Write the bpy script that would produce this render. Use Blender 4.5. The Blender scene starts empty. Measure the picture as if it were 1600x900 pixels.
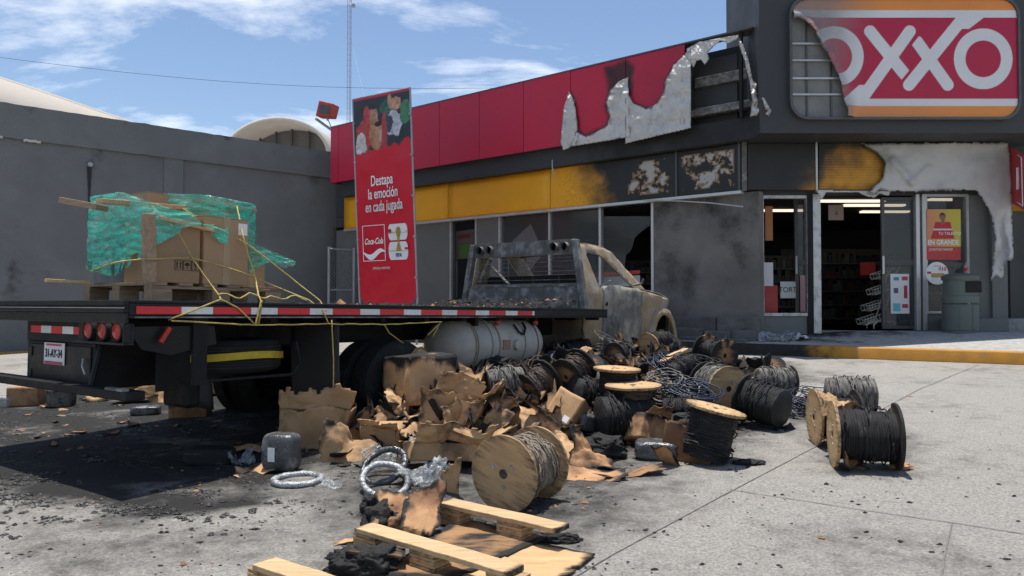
import bpy, bmesh, math, random
from mathutils import Vector, Matrix, noise as mnoise
R = math.radians
random.seed(7)
SC = bpy.context.scene
COL = SC.collection
# ------------------------------------------------------------------ camera
CAMZ, FPX, PITCH = 1.12, 1130.0, math.atan(24 / 1130)
cd = bpy.data.cameras.new("camera"); cam = bpy.data.objects.new("camera", cd); COL.objects.link(cam)
cam.location = (0, 0, CAMZ); cam.rotation_euler = (R(90) + PITCH, 0, 0)
cd.sensor_width = 36; cd.lens = 36 * FPX / 1600; cd.clip_start = .05; cd.clip_end = 3000
SC.camera = cam
# ------------------------------------------------------------------ sun and sky
TOSUN = Vector((-.06, .115, 1)).normalized()
ld = bpy.data.lights.new("sun", 'SUN'); ld.energy = 4.9; ld.angle = R(.53); ld.color = (1, .955, .88)
sun = bpy.data.objects.new("sun", ld); COL.objects.link(sun)
sun.rotation_euler = TOSUN.to_track_quat('Z', 'Y').to_euler(); sun.location = (0, 0, 30)
W = bpy.data.worlds.new("World"); SC.world = W; W.use_nodes = True
wt = W.node_tree; wt.nodes.clear()
def wn(t, **k):
    n = wt.nodes.new(t)
    for a, b in k.items(): setattr(n, a, b)
    return n
wl = wt.links.new
sky = wn('ShaderNodeTexSky', sky_type='NISHITA', sun_disc=False, sun_elevation=math.asin(TOSUN.z), sun_rotation=math.atan2(TOSUN.x, TOSUN.y))
sky.air_density = 1.0; sky.dust_density = .5; sky.ozone_density = 1.9
tc = wn('ShaderNodeTexCoord'); sep = wn('ShaderNodeSeparateXYZ'); wl(tc.outputs['Generated'], sep.inputs[0])
zz = wn('ShaderNodeMath', operation='MAXIMUM'); wl(sep.outputs[2], zz.inputs[0]); zz.inputs[1].default_value = 0
za = wn('ShaderNodeMath', operation='ADD'); wl(zz.outputs[0], za.inputs[0]); za.inputs[1].default_value = .16
dx = wn('ShaderNodeMath', operation='DIVIDE'); wl(sep.outputs[0], dx.inputs[0]); wl(za.outputs[0], dx.inputs[1])
dy = wn('ShaderNodeMath', operation='DIVIDE'); wl(sep.outputs[1], dy.inputs[0]); wl(za.outputs[0], dy.inputs[1])
cb = wn('ShaderNodeCombineXYZ'); wl(dx.outputs[0], cb.inputs[0]); wl(dy.outputs[0], cb.inputs[1])
cm = wn('ShaderNodeMapping'); wl(cb.outputs[0], cm.inputs[0]); cm.inputs['Location'].default_value = (3.4, 1.7, 0); cm.inputs['Scale'].default_value = (1.0, 1.5, 1)
n1 = wn('ShaderNodeTexNoise'); wl(cm.outputs[0], n1.inputs['Vector'])
n1.inputs['Scale'].default_value = 1.15; n1.inputs['Detail'].default_value = 9; n1.inputs['Roughness'].default_value = .62; n1.inputs['Distortion'].default_value = .35
r1 = wn('ShaderNodeValToRGB'); wl(n1.outputs[0], r1.inputs[0])
r1.color_ramp.elements[0].position = .52; r1.color_ramp.elements[0].color = (0, 0, 0, 1)
r1.color_ramp.elements[1].position = .76; r1.color_ramp.elements[1].color = (1, 1, 1, 1)
mx = wn('ShaderNodeMixRGB'); wl(r1.outputs[0], mx.inputs[0]); wl(sky.outputs[0], mx.inputs[1]); mx.inputs[2].default_value = (9.8, 9.9, 10.1, 1)
bg = wn('ShaderNodeBackground'); wl(mx.outputs[0], bg.inputs[0]); bg.inputs[1].default_value = .125
wo = wn('ShaderNodeOutputWorld'); wl(bg.outputs[0], wo.inputs[0])
SC.view_settings.view_transform = 'Standard'; SC.view_settings.look = 'None'; SC.view_settings.exposure = .24; SC.view_settings.gamma = 1
SC.cycles.max_bounces = 8; SC.cycles.transparent_max_bounces = 12
SC.cycles.use_denoising = True
# ------------------------------------------------------------------ picking points of the place
def ray(px, py):
    v = Vector(((px - 800) / FPX, 1, (450 - py) / FPX)); c, s = math.cos(PITCH), math.sin(PITCH)
    return Vector((v.x, c * v.y - s * v.z, s * v.y + c * v.z))
EYE = Vector((0, 0, CAMZ))
def at(px, py, D):
    d = ray(px, py); return EYE + d * (D / d.y)
def onplane(px, py, P, n):
    d = ray(px, py); return EYE + d * ((Vector(P) - EYE).dot(n) / d.dot(n))
KERB_N = Vector((.534, .845, 0))
def gz(x, y):                                   # the yard climbs gently towards the kerb of the shop
    s = KERB_N.x * x + KERB_N.y * y
    return max(0, min(1, (s - 3) / 8.6)) * .31
def G(px, py, lift=0):
    d = ray(px, py); t = 3.0
    for _ in range(60):
        p = EYE + d * t; t += ((p.z - lift) - gz(p.x, p.y)) / -d.z * .7 if d.z < -1e-4 else 0
        t = max(.5, min(40, t))
    return EYE + d * t
# ------------------------------------------------------------------ materials
def mat(name, col, rough=.75, metal=0, var=.25, scale=5, bump=.15, bscale=60, stretch=(1, 1, 1), col2=None, c2=(.55, .7), soot=.0, sootscale=2.5, rnd=.1, alpha=None, tint=False, spec=.4, soft=(-.18, .2), namp=.9):
    m = bpy.data.materials.new(name); m.use_nodes = True; nt = m.node_tree; N = nt.nodes; Lk = nt.links.new
    b = N['Principled BSDF']
    def nd(t, **k):
        n = N.new(t)
        for a, c in k.items(): setattr(n, a, c)
        return n
    tcx = nd('ShaderNodeTexCoord'); oi = nd('ShaderNodeObjectInfo')
    rv = nd('ShaderNodeMath', operation='MULTIPLY'); Lk(oi.outputs['Random'], rv.inputs[0]); rv.inputs[1].default_value = 37
    ad = nd('ShaderNodeVectorMath', operation='ADD'); Lk(tcx.outputs['Object'], ad.inputs[0]); Lk(rv.outputs[0], ad.inputs[1])
    mp = nd('ShaderNodeMapping'); Lk(ad.outputs[0], mp.inputs[0]); mp.inputs['Scale'].default_value = stretch
    def noi(s, det=6, r=.6):
        n = nd('ShaderNodeTexNoise'); Lk(mp.outputs[0], n.inputs['Vector']); n.inputs['Scale'].default_value = s; n.inputs['Detail'].default_value = det; n.inputs['Roughness'].default_value = r; return n
    na = noi(scale)
    if tint:
        at_ = nd('ShaderNodeAttribute', attribute_name='tint'); base_out = at_.outputs['Color']
    else:
        rgb = nd('ShaderNodeRGB'); rgb.outputs[0].default_value = (*col, 1); base_out = rgb.outputs[0]
    if col2:
        nc = noi(scale * .8, 8, .65); rp = nd('ShaderNodeMapRange', interpolation_type='SMOOTHSTEP'); Lk(nc.outputs[0], rp.inputs[0]); rp.inputs[1].default_value = c2[0]; rp.inputs[2].default_value = c2[1]
        mc = nd('ShaderNodeMixRGB'); Lk(rp.outputs[0], mc.inputs[0]); Lk(base_out, mc.inputs[1]); mc.inputs[2].default_value = (*col2, 1); base_out = mc.outputs[0]
    vr = nd('ShaderNodeMapRange'); Lk(na.outputs[0], vr.inputs[0]); vr.inputs[1].default_value = .25; vr.inputs[2].default_value = .75; vr.inputs[3].default_value = 1 - var; vr.inputs[4].default_value = 1 + var
    orr = nd('ShaderNodeMapRange'); Lk(oi.outputs['Random'], orr.inputs[0]); orr.inputs[3].default_value = 1 - rnd; orr.inputs[4].default_value = 1 + rnd
    mm = nd('ShaderNodeMath', operation='MULTIPLY'); Lk(vr.outputs[0], mm.inputs[0]); Lk(orr.outputs[0], mm.inputs[1])
    sc = nd('ShaderNodeVectorMath', operation='SCALE'); Lk(base_out, sc.inputs[0]); Lk(mm.outputs[0], sc.inputs['Scale'])
    # char: burnt by attribute and by an overall soot level
    ac = nd('ShaderNodeAttribute', attribute_name='char')
    ns = noi(sootscale, 7, .68)
    s1 = nd('ShaderNodeMath', operation='MULTIPLY_ADD'); Lk(ns.outputs[0], s1.inputs[0]); s1.inputs[1].default_value = namp; s1.inputs[2].default_value = -namp / 2 + soot - .5
    s2 = nd('ShaderNodeMath', operation='ADD'); Lk(s1.outputs[0], s2.inputs[0]); Lk(ac.outputs['Fac'], s2.inputs[1])
    s3 = nd('ShaderNodeMapRange', interpolation_type='SMOOTHSTEP'); Lk(s2.outputs[0], s3.inputs[0]); s3.inputs[1].default_value = soft[0]; s3.inputs[2].default_value = soft[1]
    mk = nd('ShaderNodeMixRGB'); Lk(s3.outputs[0], mk.inputs[0]); Lk(sc.outputs[0], mk.inputs[1]); mk.inputs[2].default_value = (.017, .016, .015, 1)
    Lk(mk.outputs[0], b.inputs['Base Color'])
    b.inputs['Roughness'].default_value = rough; b.inputs['Metallic'].default_value = metal; b.inputs['Specular IOR Level'].default_value = spec
    if metal:
        im = nd('ShaderNodeMath', operation='MULTIPLY_ADD'); Lk(s3.outputs[0], im.inputs[0]); im.inputs[1].default_value = -metal; im.inputs[2].default_value = metal; Lk(im.outputs[0], b.inputs['Metallic'])
    rr = nd('ShaderNodeMapRange'); Lk(na.outputs[0], rr.inputs[0]); rr.inputs[1].default_value = .3; rr.inputs[2].default_value = .7; rr.inputs[3].default_value = max(.03, rough - .12); rr.inputs[4].default_value = min(1, rough + .12); Lk(rr.outputs[0], b.inputs['Roughness'])
    if bump:
        nb = noi(bscale, 5, .65); bp = nd('ShaderNodeBump'); bp.inputs['Strength'].default_value = min(1, bump * 2.2); bp.inputs['Distance'].default_value = .012; Lk(nb.outputs[0], bp.inputs['Height']); Lk(bp.outputs[0], b.inputs['Normal'])
    if alpha is not None:
        b.inputs['Alpha'].default_value = alpha
        if alpha < 1:
            am = nd('ShaderNodeMapRange'); Lk(na.outputs[0], am.inputs[0]); am.inputs[1].default_value = .3; am.inputs[2].default_value = .7; am.inputs[3].default_value = max(0, alpha - .25); am.inputs[4].default_value = min(1, alpha + .25); Lk(am.outputs[0], b.inputs['Alpha'])
    return m
def glass(name, alpha=.25, col=(.02, .025, .025)):
    m = bpy.data.materials.new(name); m.use_nodes = True; b = m.node_tree.nodes['Principled BSDF']
    b.inputs['Base Color'].default_value = (*col, 1); b.inputs['Roughness'].default_value = .04; b.inputs['Alpha'].default_value = alpha; b.inputs['Specular IOR Level'].default_value = .6
    return m
def emit(name, col, s):
    m = bpy.data.materials.new(name); m.use_nodes = True; b = m.node_tree.nodes['Principled BSDF']
    b.inputs['Base Color'].default_value = (*col, 1); b.inputs['Emission Color'].default_value = (*col, 1); b.inputs['Emission Strength'].default_value = s
    return m
M = {}
M['steel'] = mat('black_painted_steel', (.010, .0105, .012), .42, 0, .3, 7, .08, 60, col2=(.032, .031, .03), c2=(.58, .8), spec=.25)
M['steel2'] = mat('dusty_black_steel', (.012, .012, .013), .6, 0, .4, 5, .12, 40, col2=(.035, .033, .031), c2=(.52, .78), spec=.2)
M['rubber'] = mat('tyre_rubber', (.013, .013, .013), .85, 0, .35, 9, .3, 50, col2=(.04, .038, .036), c2=(.5, .8))
M['flap'] = mat('mudflap_rubber', (.038, .038, .039), .75, 0, .25, 4, .1, 30)
M['tank'] = mat('white_tank_paint', (.42, .395, .35), .5, 0, .2, 3, .1, 30, col2=(.30, .24, .18), c2=(.5, .78), soot=.14, sootscale=1.6, soft=(-.35, .6))
M['burnt_cab'] = mat('burnt_car_paint', (.36, .33, .275), .85, .0, .3, 4, .3, 45, col2=(.17, .165, .155), c2=(.40, .58), soot=.16, sootscale=2.2, soft=(-.3, .35))
M['burnt_cab2'] = mat('burnt_rusty_metal', (.34, .25, .155), .85, .0, .35, 5, .35, 45, col2=(.36, .325, .27), c2=(.44, .62), soot=.19, sootscale=2.5, soft=(-.3, .35))
M['rack'] = mat('scorched_rack_metal', (.12, .115, .11), .75, .1, .4, 7, .3, 50, col2=(.30, .29, .275), c2=(.44, .66), soot=.18, sootscale=9, soft=(-.3, .3))
M['red_tape'] = mat('red_reflective_tape', (.62, .02, .03), .35, 0, .12, 20, .05)
M['white_tape'] = mat('white_reflective_tape', (.72, .72, .70), .35, 0, .12, 20, .05)
M['red_lens'] = mat('red_lamp_lens', (.38, .02, .015), .18, 0, .15, 20, .05)
M['wood'] = mat('pallet_wood', (.54, .37, .2), .8, 0, .25, 6, .25, 30, stretch=(1, 7, 7), col2=(.34, .2, .1), c2=(.56, .8), soot=.03)
M['oldwood'] = mat('weathered_wood', (.36, .25, .16), .85, 0, .3, 6, .3, 30, stretch=(1, 7, 7), col2=(.2, .14, .1), c2=(.5, .75))
M['ply'] = mat('plywood', (.52, .335, .165), .75, 0, .2, 3, .15, 40, stretch=(1, 6, 6), col2=(.33, .2, .095), c2=(.5, .74), soot=.17, sootscale=9, soft=(-.12, .3))
M['plyburnt'] = mat('scorched_plywood', (.36, .20, .09), .85, 0, .3, 3, .2, 40, stretch=(1, 5, 5), soot=.42, sootscale=3)
M['card'] = mat('cardboard', (.48, .295, .15), .9, 0, .24, 5, .1, 30, rnd=.2, col2=(.19, .115, .065), c2=(.50, .68), soot=.2, sootscale=4, soft=(-.12, .3))
M['cardburnt'] = mat('scorched_cardboard', (.40, .225, .11), .92, 0, .22, 4, .2, 30, rnd=.3, col2=(.2, .105, .055), c2=(.42, .62), soot=.3, sootscale=5, soft=(-.15, .3))
M['cardload'] = mat('clean_cardboard', (.37, .235, .135), .9, 0, .08, 3, .04, 30, rnd=.08)
M['cable'] = mat('black_cable', (.011, .011, .012), .58, 0, .5, 14, .3, 90, stretch=(1, 1, 4), col2=(.13, .115, .095), c2=(.56, .78))
M['cablebrown'] = mat('heat_browned_cable', (.10, .065, .045), .6, 0, .5, 12, .25, 80, stretch=(1, 1, 5), col2=(.02, .02, .02), c2=(.45, .6))
M['cablegrey'] = mat('ash_grey_cable', (.20, .185, .165), .6, .0, .5, 14, .3, 80, stretch=(1, 1, 5), col2=(.03, .03, .03), c2=(.45, .62))
M['cabletan'] = mat('dusty_tan_cable', (.27, .22, .165), .6, 0, .4, 12, .3, 80, stretch=(1, 1, 5), col2=(.07, .055, .045), c2=(.5, .68))
M['cableblue'] = mat('blue_black_cable', (.025, .032, .055), .35, 0, .5, 12, .2, 80, col2=(.14, .17, .25), c2=(.6, .8))
M['char'] = mat('charred_matter', (.016, .015, .014), .8, 0, .5, 9, .6, 40, col2=(.10, .095, .09), c2=(.6, .85))
M['ash'] = mat('grey_ash', (.16, .15, .135), .95, 0, .5, 9, .6, 40, col2=(.03, .03, .03), c2=(.42, .6))
M['film'] = mat('clear_plastic_film', (.42, .44, .45), .16, 0, .4, 16, .4, 30, alpha=.32, spec=.7)
M['bale'] = mat('film_wrapped_black', (.05, .052, .055), .25, 0, .5, 6, .5, 18, col2=(.34, .35, .36), c2=(.5, .78), spec=.7)
M['silver'] = mat('silver_wrapped_hose', (.40, .41, .42), .3, .3, .4, 20, .5, 40, col2=(.12, .12, .12), c2=(.55, .75))
M['green'] = mat('green_stretch_film', (.04, .68, .50), .2, 0, .35, 9, .5, 22, stretch=(1, 1, 3.5), col2=(.42, .82, .70), c2=(.46, .7), alpha=.36, spec=.6)
M['rope'] = mat('yellow_rope', (.55, .42, .13), .8, 0, .3, 40, .4, 200)
M['strap'] = mat('yellow_strap', (.42, .30, .02), .7, 0, .3, 10, .1)
M['drum'] = mat('grey_wrapped_drum', (.17, .18, .19), .45, 0, .2, 6, .1, 30)
M['paper'] = mat('white_paper', (.75, .75, .73), .7, 0, .06, 8, .02)
M['ink'] = mat('black_ink', (.02, .02, .02), .7, 0, .05, 8, 0)
M['white'] = mat('white_print', (.80, .80, .79), .5, 0, .04, 8, 0)
M['print'] = mat('printed_sheet', (1, 1, 1), .4, 0, .05, 4, .02, 30, tint=True, rnd=0)
M['signprint'] = mat('sign_face_print', (1, 1, 1), .38, 0, .06, 2, .02, 30, tint=True, rnd=0)
M['redpanel'] = mat('red_fascia_panel', (.40, .016, .045), .42, 0, .08, 1.2, .015, 20, rnd=.06, sootscale=3)
M['yellow'] = mat('yellow_fascia_panel', (.62, .27, .012), .5, 0, .08, 1.2, .03, 20, rnd=.03, sootscale=3.5)
M['alu'] = mat('bare_scorched_aluminium', (.58, .56, .525), .55, .1, .15, 4, .12, 14, col2=(.36, .34, .31), c2=(.5, .8), soft=(-.4, .4))
M['sheet'] = mat('melted_grey_sheet', (.54, .53, .505), .55, .0, .08, 1.5, .03, 10, col2=(.43, .42, .40), c2=(.5, .85), sootscale=2.2, soft=(-.4, .5))
M['wallg'] = mat('grey_shop_wall', (.15, .152, .142), .75, 0, .12, 2, .12, 60, sootscale=1.6)
M['darkpanel'] = mat('dark_grey_cladding', (.045, .046, .048), .6, 0, .15, 2, .03, 30, sootscale=2)
M['sootwall'] = mat('soot_stained_wall', (.16, .148, .135), .9, 0, .25, 1.8, .2, 50, col2=(.2, .165, .13), c2=(.58, .76), soot=.12, sootscale=1.3)
M['frame'] = mat('aluminium_frame', (.50, .50, .49), .4, .5, .12, 8, .05, 40, sootscale=8)
M['framedark'] = mat('dark_frame', (.09, .09, .09), .45, .3, .2, 8, .05)
M['bin'] = mat('green_grey_bin', (.115, .135, .12), .65, 0, .1, 4, .12, 60)
M['stone'] = mat('scorched_plinth_stone', (.13, .125, .12), .9, 0, .4, 4, .5, 25, soot=.2, sootscale=4)
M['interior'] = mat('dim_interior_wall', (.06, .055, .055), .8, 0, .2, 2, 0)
M['black'] = mat('burnt_black', (.012, .012, .012), .8, 0, .4, 5, .2, 30)
M['glass'] = glass('window_glass', .3)
M['glassrefl'] = glass('reflection_grey_glass', .38, (.10, .105, .105))  # lighter grey base colour stands in for reflections on the panes
M['lamp'] = emit('lit_tube', (1, .86, .66), 1.1)
M['wire'] = mat('cream_wire', (.62, .60, .52), .45, .1, .1, 10, 0)
M['warewall'] = mat('painted_grey_render', (.165, .17, .167), .85, 0, .16, 1.1, .3, 40, col2=(.205, .208, .202), c2=(.5, .8), rnd=0)
M['roofw'] = mat('pale_concrete_roof', (.62, .56, .49), .85, 0, .12, .8, .1, 10)
M['cream'] = mat('cream_render', (.55, .47, .33), .85, 0, .1, 2, .1, 20)
M['galv'] = mat('galvanised_steel', (.34, .35, .36), .45, .5, .15, 8, .05)
M['redpaint'] = mat('red_lamp_housing', (.5, .06, .04), .5, 0, .2, 8, .1)
# ------------------------------------------------------------------ mesh helpers
class MB:
    def __init__(s): s.v = []; s.f = []; s.c = []; s.t = []
    def add(s, vs, fs, char=0.0, tint=None):
        o = len(s.v); s.v += [tuple(v) for v in vs]; s.f += [tuple(i + o for i in f) for f in fs]
        s.c += (list(char) if hasattr(char, '__len__') else [char] * len(vs)); s.t += (tint if isinstance(tint, list) else [tint or (1, 1, 1)] * len(vs)); return s
    def box(s, a, b, m=None, taper=None, char=0.0):
        x0, y0, z0 = a; x1, y1, z1 = b
        vs = [Vector(p) for p in ((x0, y0, z0), (x1, y0, z0), (x1, y1, z0), (x0, y1, z0), (x0, y0, z1), (x1, y0, z1), (x1, y1, z1), (x0, y1, z1))]
        if m: vs = [m @ v for v in vs]
        return s.add(vs, [(3, 2, 1, 0), (4, 5, 6, 7), (0, 1, 5, 4), (1, 2, 6, 5), (2, 3, 7, 6), (3, 0, 4, 7)], char)
    def tube(s, pts, r, seg=8, cap=True, char=0.0):
        pts = [Vector(p) for p in pts]; n = len(pts); rs = r if hasattr(r, '__len__') else [r] * n
        vs = []; up = None
        for i, p in enumerate(pts):
            d = (pts[min(i + 1, n - 1)] - pts[max(i - 1, 0)])
            d = d.normalized() if d.length > 1e-9 else Vector((0, 0, 1))
            if up is None: up = d.orthogonal().normalized()
            up = (up - d * up.dot(d)); up = up.normalized() if up.length > 1e-6 else d.orthogonal().normalized()
            w = d.cross(up)
            vs += [p + (up * math.cos(2 * math.pi * k / seg) + w * math.sin(2 * math.pi * k / seg)) * rs[i] for k in range(seg)]
        fs = [(i * seg + k, i * seg + (k + 1) % seg, (i + 1) * seg + (k + 1) % seg, (i + 1) * seg + k) for i in range(n - 1) for k in range(seg)]
        if cap: fs += [tuple(range(seg - 1, -1, -1)), tuple((n - 1) * seg + k for k in range(seg))]
        return s.add(vs, fs, char)
    def lathe(s, prof, seg=32, m=None, closed=False, wob=None, char=0.0):   # prof: (r, z) pairs, round local z
        vs = []
        for (r, z) in prof:
            for k in range(seg):
                a = 2 * math.pi * k / seg; rr = r + (wob(a, z) if wob else 0); vs.append(Vector((rr * math.cos(a), rr * math.sin(a), z)))
        n = len(prof); fs = [(i * seg + k, i * seg + (k + 1) % seg, ((i + 1) % n) * seg + (k + 1) % seg, ((i + 1) % n) * seg + k) for i in range(n if closed else n - 1) for k in range(seg)]
        if not closed:
            if prof[0][0] > 1e-4: fs.append(tuple(range(seg - 1, -1, -1)))
            if prof[-1][0] > 1e-4: fs.append(tuple((n - 1) * seg + k for k in range(seg)))
        if m: vs = [m @ v for v in vs]
        return s.add(vs, fs, char)
    def prism(s, poly, z0, z1, m=None, char=0.0):
        n = len(poly); vs = [Vector((x, y, z0)) for x, y in poly] + [Vector((x, y, z1)) for x, y in poly]
        if m: vs = [m @ v for v in vs]
        return s.add(vs, [tuple(range(n - 1, -1, -1)), tuple(range(n, 2 * n))] + [(i, (i + 1) % n, n + (i + 1) % n, n + i) for i in range(n)], char)
    def grid(s, nx, ny, fn, keep=None):                     # fn(u, v) -> (co, char, tint)
        idx = {}; vs = []; cs = []; ts = []
        for j in range(ny + 1):
            for i in range(nx + 1):
                co, ch, ti = fn(i / nx, j / ny); idx[i, j] = len(vs); vs.append(co); cs.append(ch); ts.append(ti)
        fs = [(idx[i, j], idx[i + 1, j], idx[i + 1, j + 1], idx[i, j + 1]) for j in range(ny) for i in range(nx) if keep is None or keep((i + .5) / nx, (j + .5) / ny)]
        return s.add(vs, fs, cs, ts)
    def mesh(s, name):
        me = bpy.data.meshes.new(name); me.from_pydata(s.v, [], s.f)
        if any(s.c): a = me.attributes.new('char', 'FLOAT', 'POINT'); a.data.foreach_set('value', s.c)
        if any(t != (1, 1, 1) for t in s.t):
            a = me.attributes.new('tint', 'FLOAT_COLOR', 'POINT'); a.data.foreach_set('color', [c for t in s.t for c in (*t, 1)])
        bm = bmesh.new(); bm.from_mesh(me)
        lo = [v for v in bm.verts if not v.link_faces]; bmesh.ops.delete(bm, geom=lo, context='VERTS')
        bmesh.ops.recalc_face_normals(bm, faces=bm.faces); bm.to_mesh(me); bm.free(); return me
    def build(s, name, mtl, parent=None, smooth=False, bevel=0, solid=0, loc=None, sub=0):
        me = s.mesh(name); return link(name, me, mtl, parent, smooth, bevel, solid, loc, sub)
def link(name, me, mtl, parent=None, smooth=False, bevel=0, solid=0, loc=None, sub=0):
    o = bpy.data.objects.new(name, me); COL.objects.link(o)
    if mtl is not None:
        me.materials.clear(); me.materials.append(M[mtl] if isinstance(mtl, str) else mtl)
    if parent: o.parent = parent
    if loc is not None: o.location = loc
    if smooth is True: me.polygons.foreach_set('use_smooth', [True] * len(me.polygons))
    elif smooth:
        me.polygons.foreach_set('use_smooth', [True] * len(me.polygons)); me.set_sharp_from_angle(angle=R(smooth))
    if solid:
        q = o.modifiers.new('thick', 'SOLIDIFY'); q.thickness = solid; q.offset = 0
    if bevel:
        q = o.modifiers.new('soft', 'BEVEL'); q.width = bevel; q.segments = 2; q.limit_method = 'ANGLE'; q.angle_limit = R(40)
    return o
def tag(o, label, cat, group=None, kind=None):
    o['label'] = label; o['category'] = cat
    if group: o['group'] = group
    if kind: o['kind'] = kind
    return o
def thing(name, label, cat, loc=(0, 0, 0), rot=(0, 0, 0), group=None):
    o = bpy.data.objects.new(name, None); COL.objects.link(o); o.location = loc; o.rotation_euler = rot; o.empty_display_size = .2
    return tag(o, label, cat, group)
def struct(o): o['kind'] = 'structure'; return o
def text(name, body, size, mtl, parent, m, sx=1.0, depth=.002, align='CENTER', shear=0.0, bold=0.0):
    c = bpy.data.curves.new(name, 'FONT'); c.body = body; c.size = size; c.align_x = align; c.align_y = 'CENTER'; c.extrude = depth; c.shear = shear; c.offset = bold; c.space_line = .95
    t = bpy.data.objects.new(name, c); COL.objects.link(t); bpy.context.view_layer.update()
    me = bpy.data.meshes.new_from_object(t.evaluated_get(bpy.context.evaluated_depsgraph_get())); bpy.data.objects.remove(t); bpy.data.curves.remove(c)
    me.transform(Matrix.Scale(sx, 4, (1, 0, 0))); me.transform(m)
    return link(name, me, mtl, parent)
def frame3(o, x, y):                # matrix from an origin, x axis, y axis (z = x cross y)
    x = Vector(x).normalized(); y = Vector(y); z = x.cross(y).normalized(); y = z.cross(x)
    return Matrix(((x.x, y.x, z.x, o[0]), (x.y, y.y, z.y, o[1]), (x.z, y.z, z.z, o[2]), (0, 0, 0, 1)))
def fbm(p, o=4): return mnoise.fractal(Vector(p), 1.0, 2.0, o)
def sstep(a, b, x):
    t = max(0, min(1, (x - a) / (b - a))); return t * t * (3 - 2 * t)
def inpoly(x, y, P):
    c = False; n = len(P)
    for i in range(n):
        x0, y0 = P[i]; x1, y1 = P[i - 1]
        if (y0 > y) != (y1 > y) and x < (x1 - x0) * (y - y0) / (y1 - y0) + x0: c = not c
    return c
def segd(x, y, a, b):
    ax, ay = a; bx, by = b; dx, dy = bx - ax, by - ay; L = dx * dx + dy * dy
    t = max(0, min(1, ((x - ax) * dx + (y - ay) * dy) / L)) if L else 0
    return math.hypot(x - ax - t * dx, y - ay - t * dy)
def polyd(x, y, P): return min(segd(x, y, P[i - 1], P[i]) for i in range(len(P)))
def sdpoly(x, y, P): d = polyd(x, y, P); return -d if inpoly(x, y, P) else d
def proj(p):
    v = Vector(p) - EYE; c, s = math.cos(PITCH), math.sin(PITCH)
    y = c * v.y + s * v.z; z = -s * v.y + c * v.z
    return 800 + FPX * v.x / y, 450 - FPX * z / y
# ------------------------------------------------------------------ ground
def wpoly(pts): return [tuple(G(*p)[:2]) for p in pts]
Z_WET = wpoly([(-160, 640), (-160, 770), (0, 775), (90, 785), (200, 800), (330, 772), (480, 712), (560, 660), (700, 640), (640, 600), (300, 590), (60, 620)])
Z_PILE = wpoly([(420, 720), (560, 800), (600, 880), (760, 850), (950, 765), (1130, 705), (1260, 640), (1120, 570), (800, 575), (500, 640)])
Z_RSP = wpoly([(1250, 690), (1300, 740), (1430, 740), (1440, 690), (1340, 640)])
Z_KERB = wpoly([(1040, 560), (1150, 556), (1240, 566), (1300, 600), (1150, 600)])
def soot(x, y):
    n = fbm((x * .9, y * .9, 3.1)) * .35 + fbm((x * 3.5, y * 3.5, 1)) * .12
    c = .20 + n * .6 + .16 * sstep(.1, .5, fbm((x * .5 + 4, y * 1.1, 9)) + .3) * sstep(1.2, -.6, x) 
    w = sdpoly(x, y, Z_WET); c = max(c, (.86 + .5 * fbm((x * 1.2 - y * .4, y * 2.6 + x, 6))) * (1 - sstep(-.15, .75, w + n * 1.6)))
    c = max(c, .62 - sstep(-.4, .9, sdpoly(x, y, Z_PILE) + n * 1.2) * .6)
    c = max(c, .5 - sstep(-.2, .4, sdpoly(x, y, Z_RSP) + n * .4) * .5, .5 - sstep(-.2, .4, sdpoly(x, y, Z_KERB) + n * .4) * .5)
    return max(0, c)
M['concrete'] = mat('yard_concrete', (.33, .312, .283), .85, 0, .5, 75, .6, 170, col2=(.26, .245, .222), c2=(.46, .66), sootscale=7, soft=(-.38, .34))
M['walk'] = mat('sidewalk_concrete', (.33, .32, .30), .85, 0, .2, 14, .25, 90, col2=(.24, .235, .225), c2=(.48, .68), sootscale=6)
M['kerbpaint'] = mat('yellow_kerb_paint', (.44, .205, .03), .75, 0, .2, 6, .25, 60, col2=(.30, .2, .1), c2=(.56, .74), sootscale=5)
def lines(a, b, d0, far):
    n = int((b - a) / d0); xs = [a + (b - a) * i / n for i in range(n + 1)]; st = d0
    lo, hi = [], []; x = a
    while x > -far: st *= 1.5; x -= st; lo.append(x)
    x = b; st = d0
    while x < far: st *= 1.5; x += st; hi.append(x)
    return lo[::-1] + xs + hi
gx, gy = lines(-7, 8.5, .085, 900), lines(1.6, 13.5, .085, 900)
mb = MB(); idx = lambda i, j: j * len(gx) + i
gv = []; gc = []
for y in gy:
    for x in gx:
        near = -9 < x < 10 and 0 < y < 16
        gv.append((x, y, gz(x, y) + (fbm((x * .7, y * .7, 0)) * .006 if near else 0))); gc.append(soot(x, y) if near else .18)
mb.add(gv, [(idx(i, j), idx(i + 1, j), idx(i + 1, j + 1), idx(i, j + 1)) for j in range(len(gy) - 1) for i in range(len(gx) - 1)], gc)
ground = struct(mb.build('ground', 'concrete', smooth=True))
M['tar'] = mat('tar_joint', (.15, .143, .13), .8, 0, .4, 20, .3)
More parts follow.
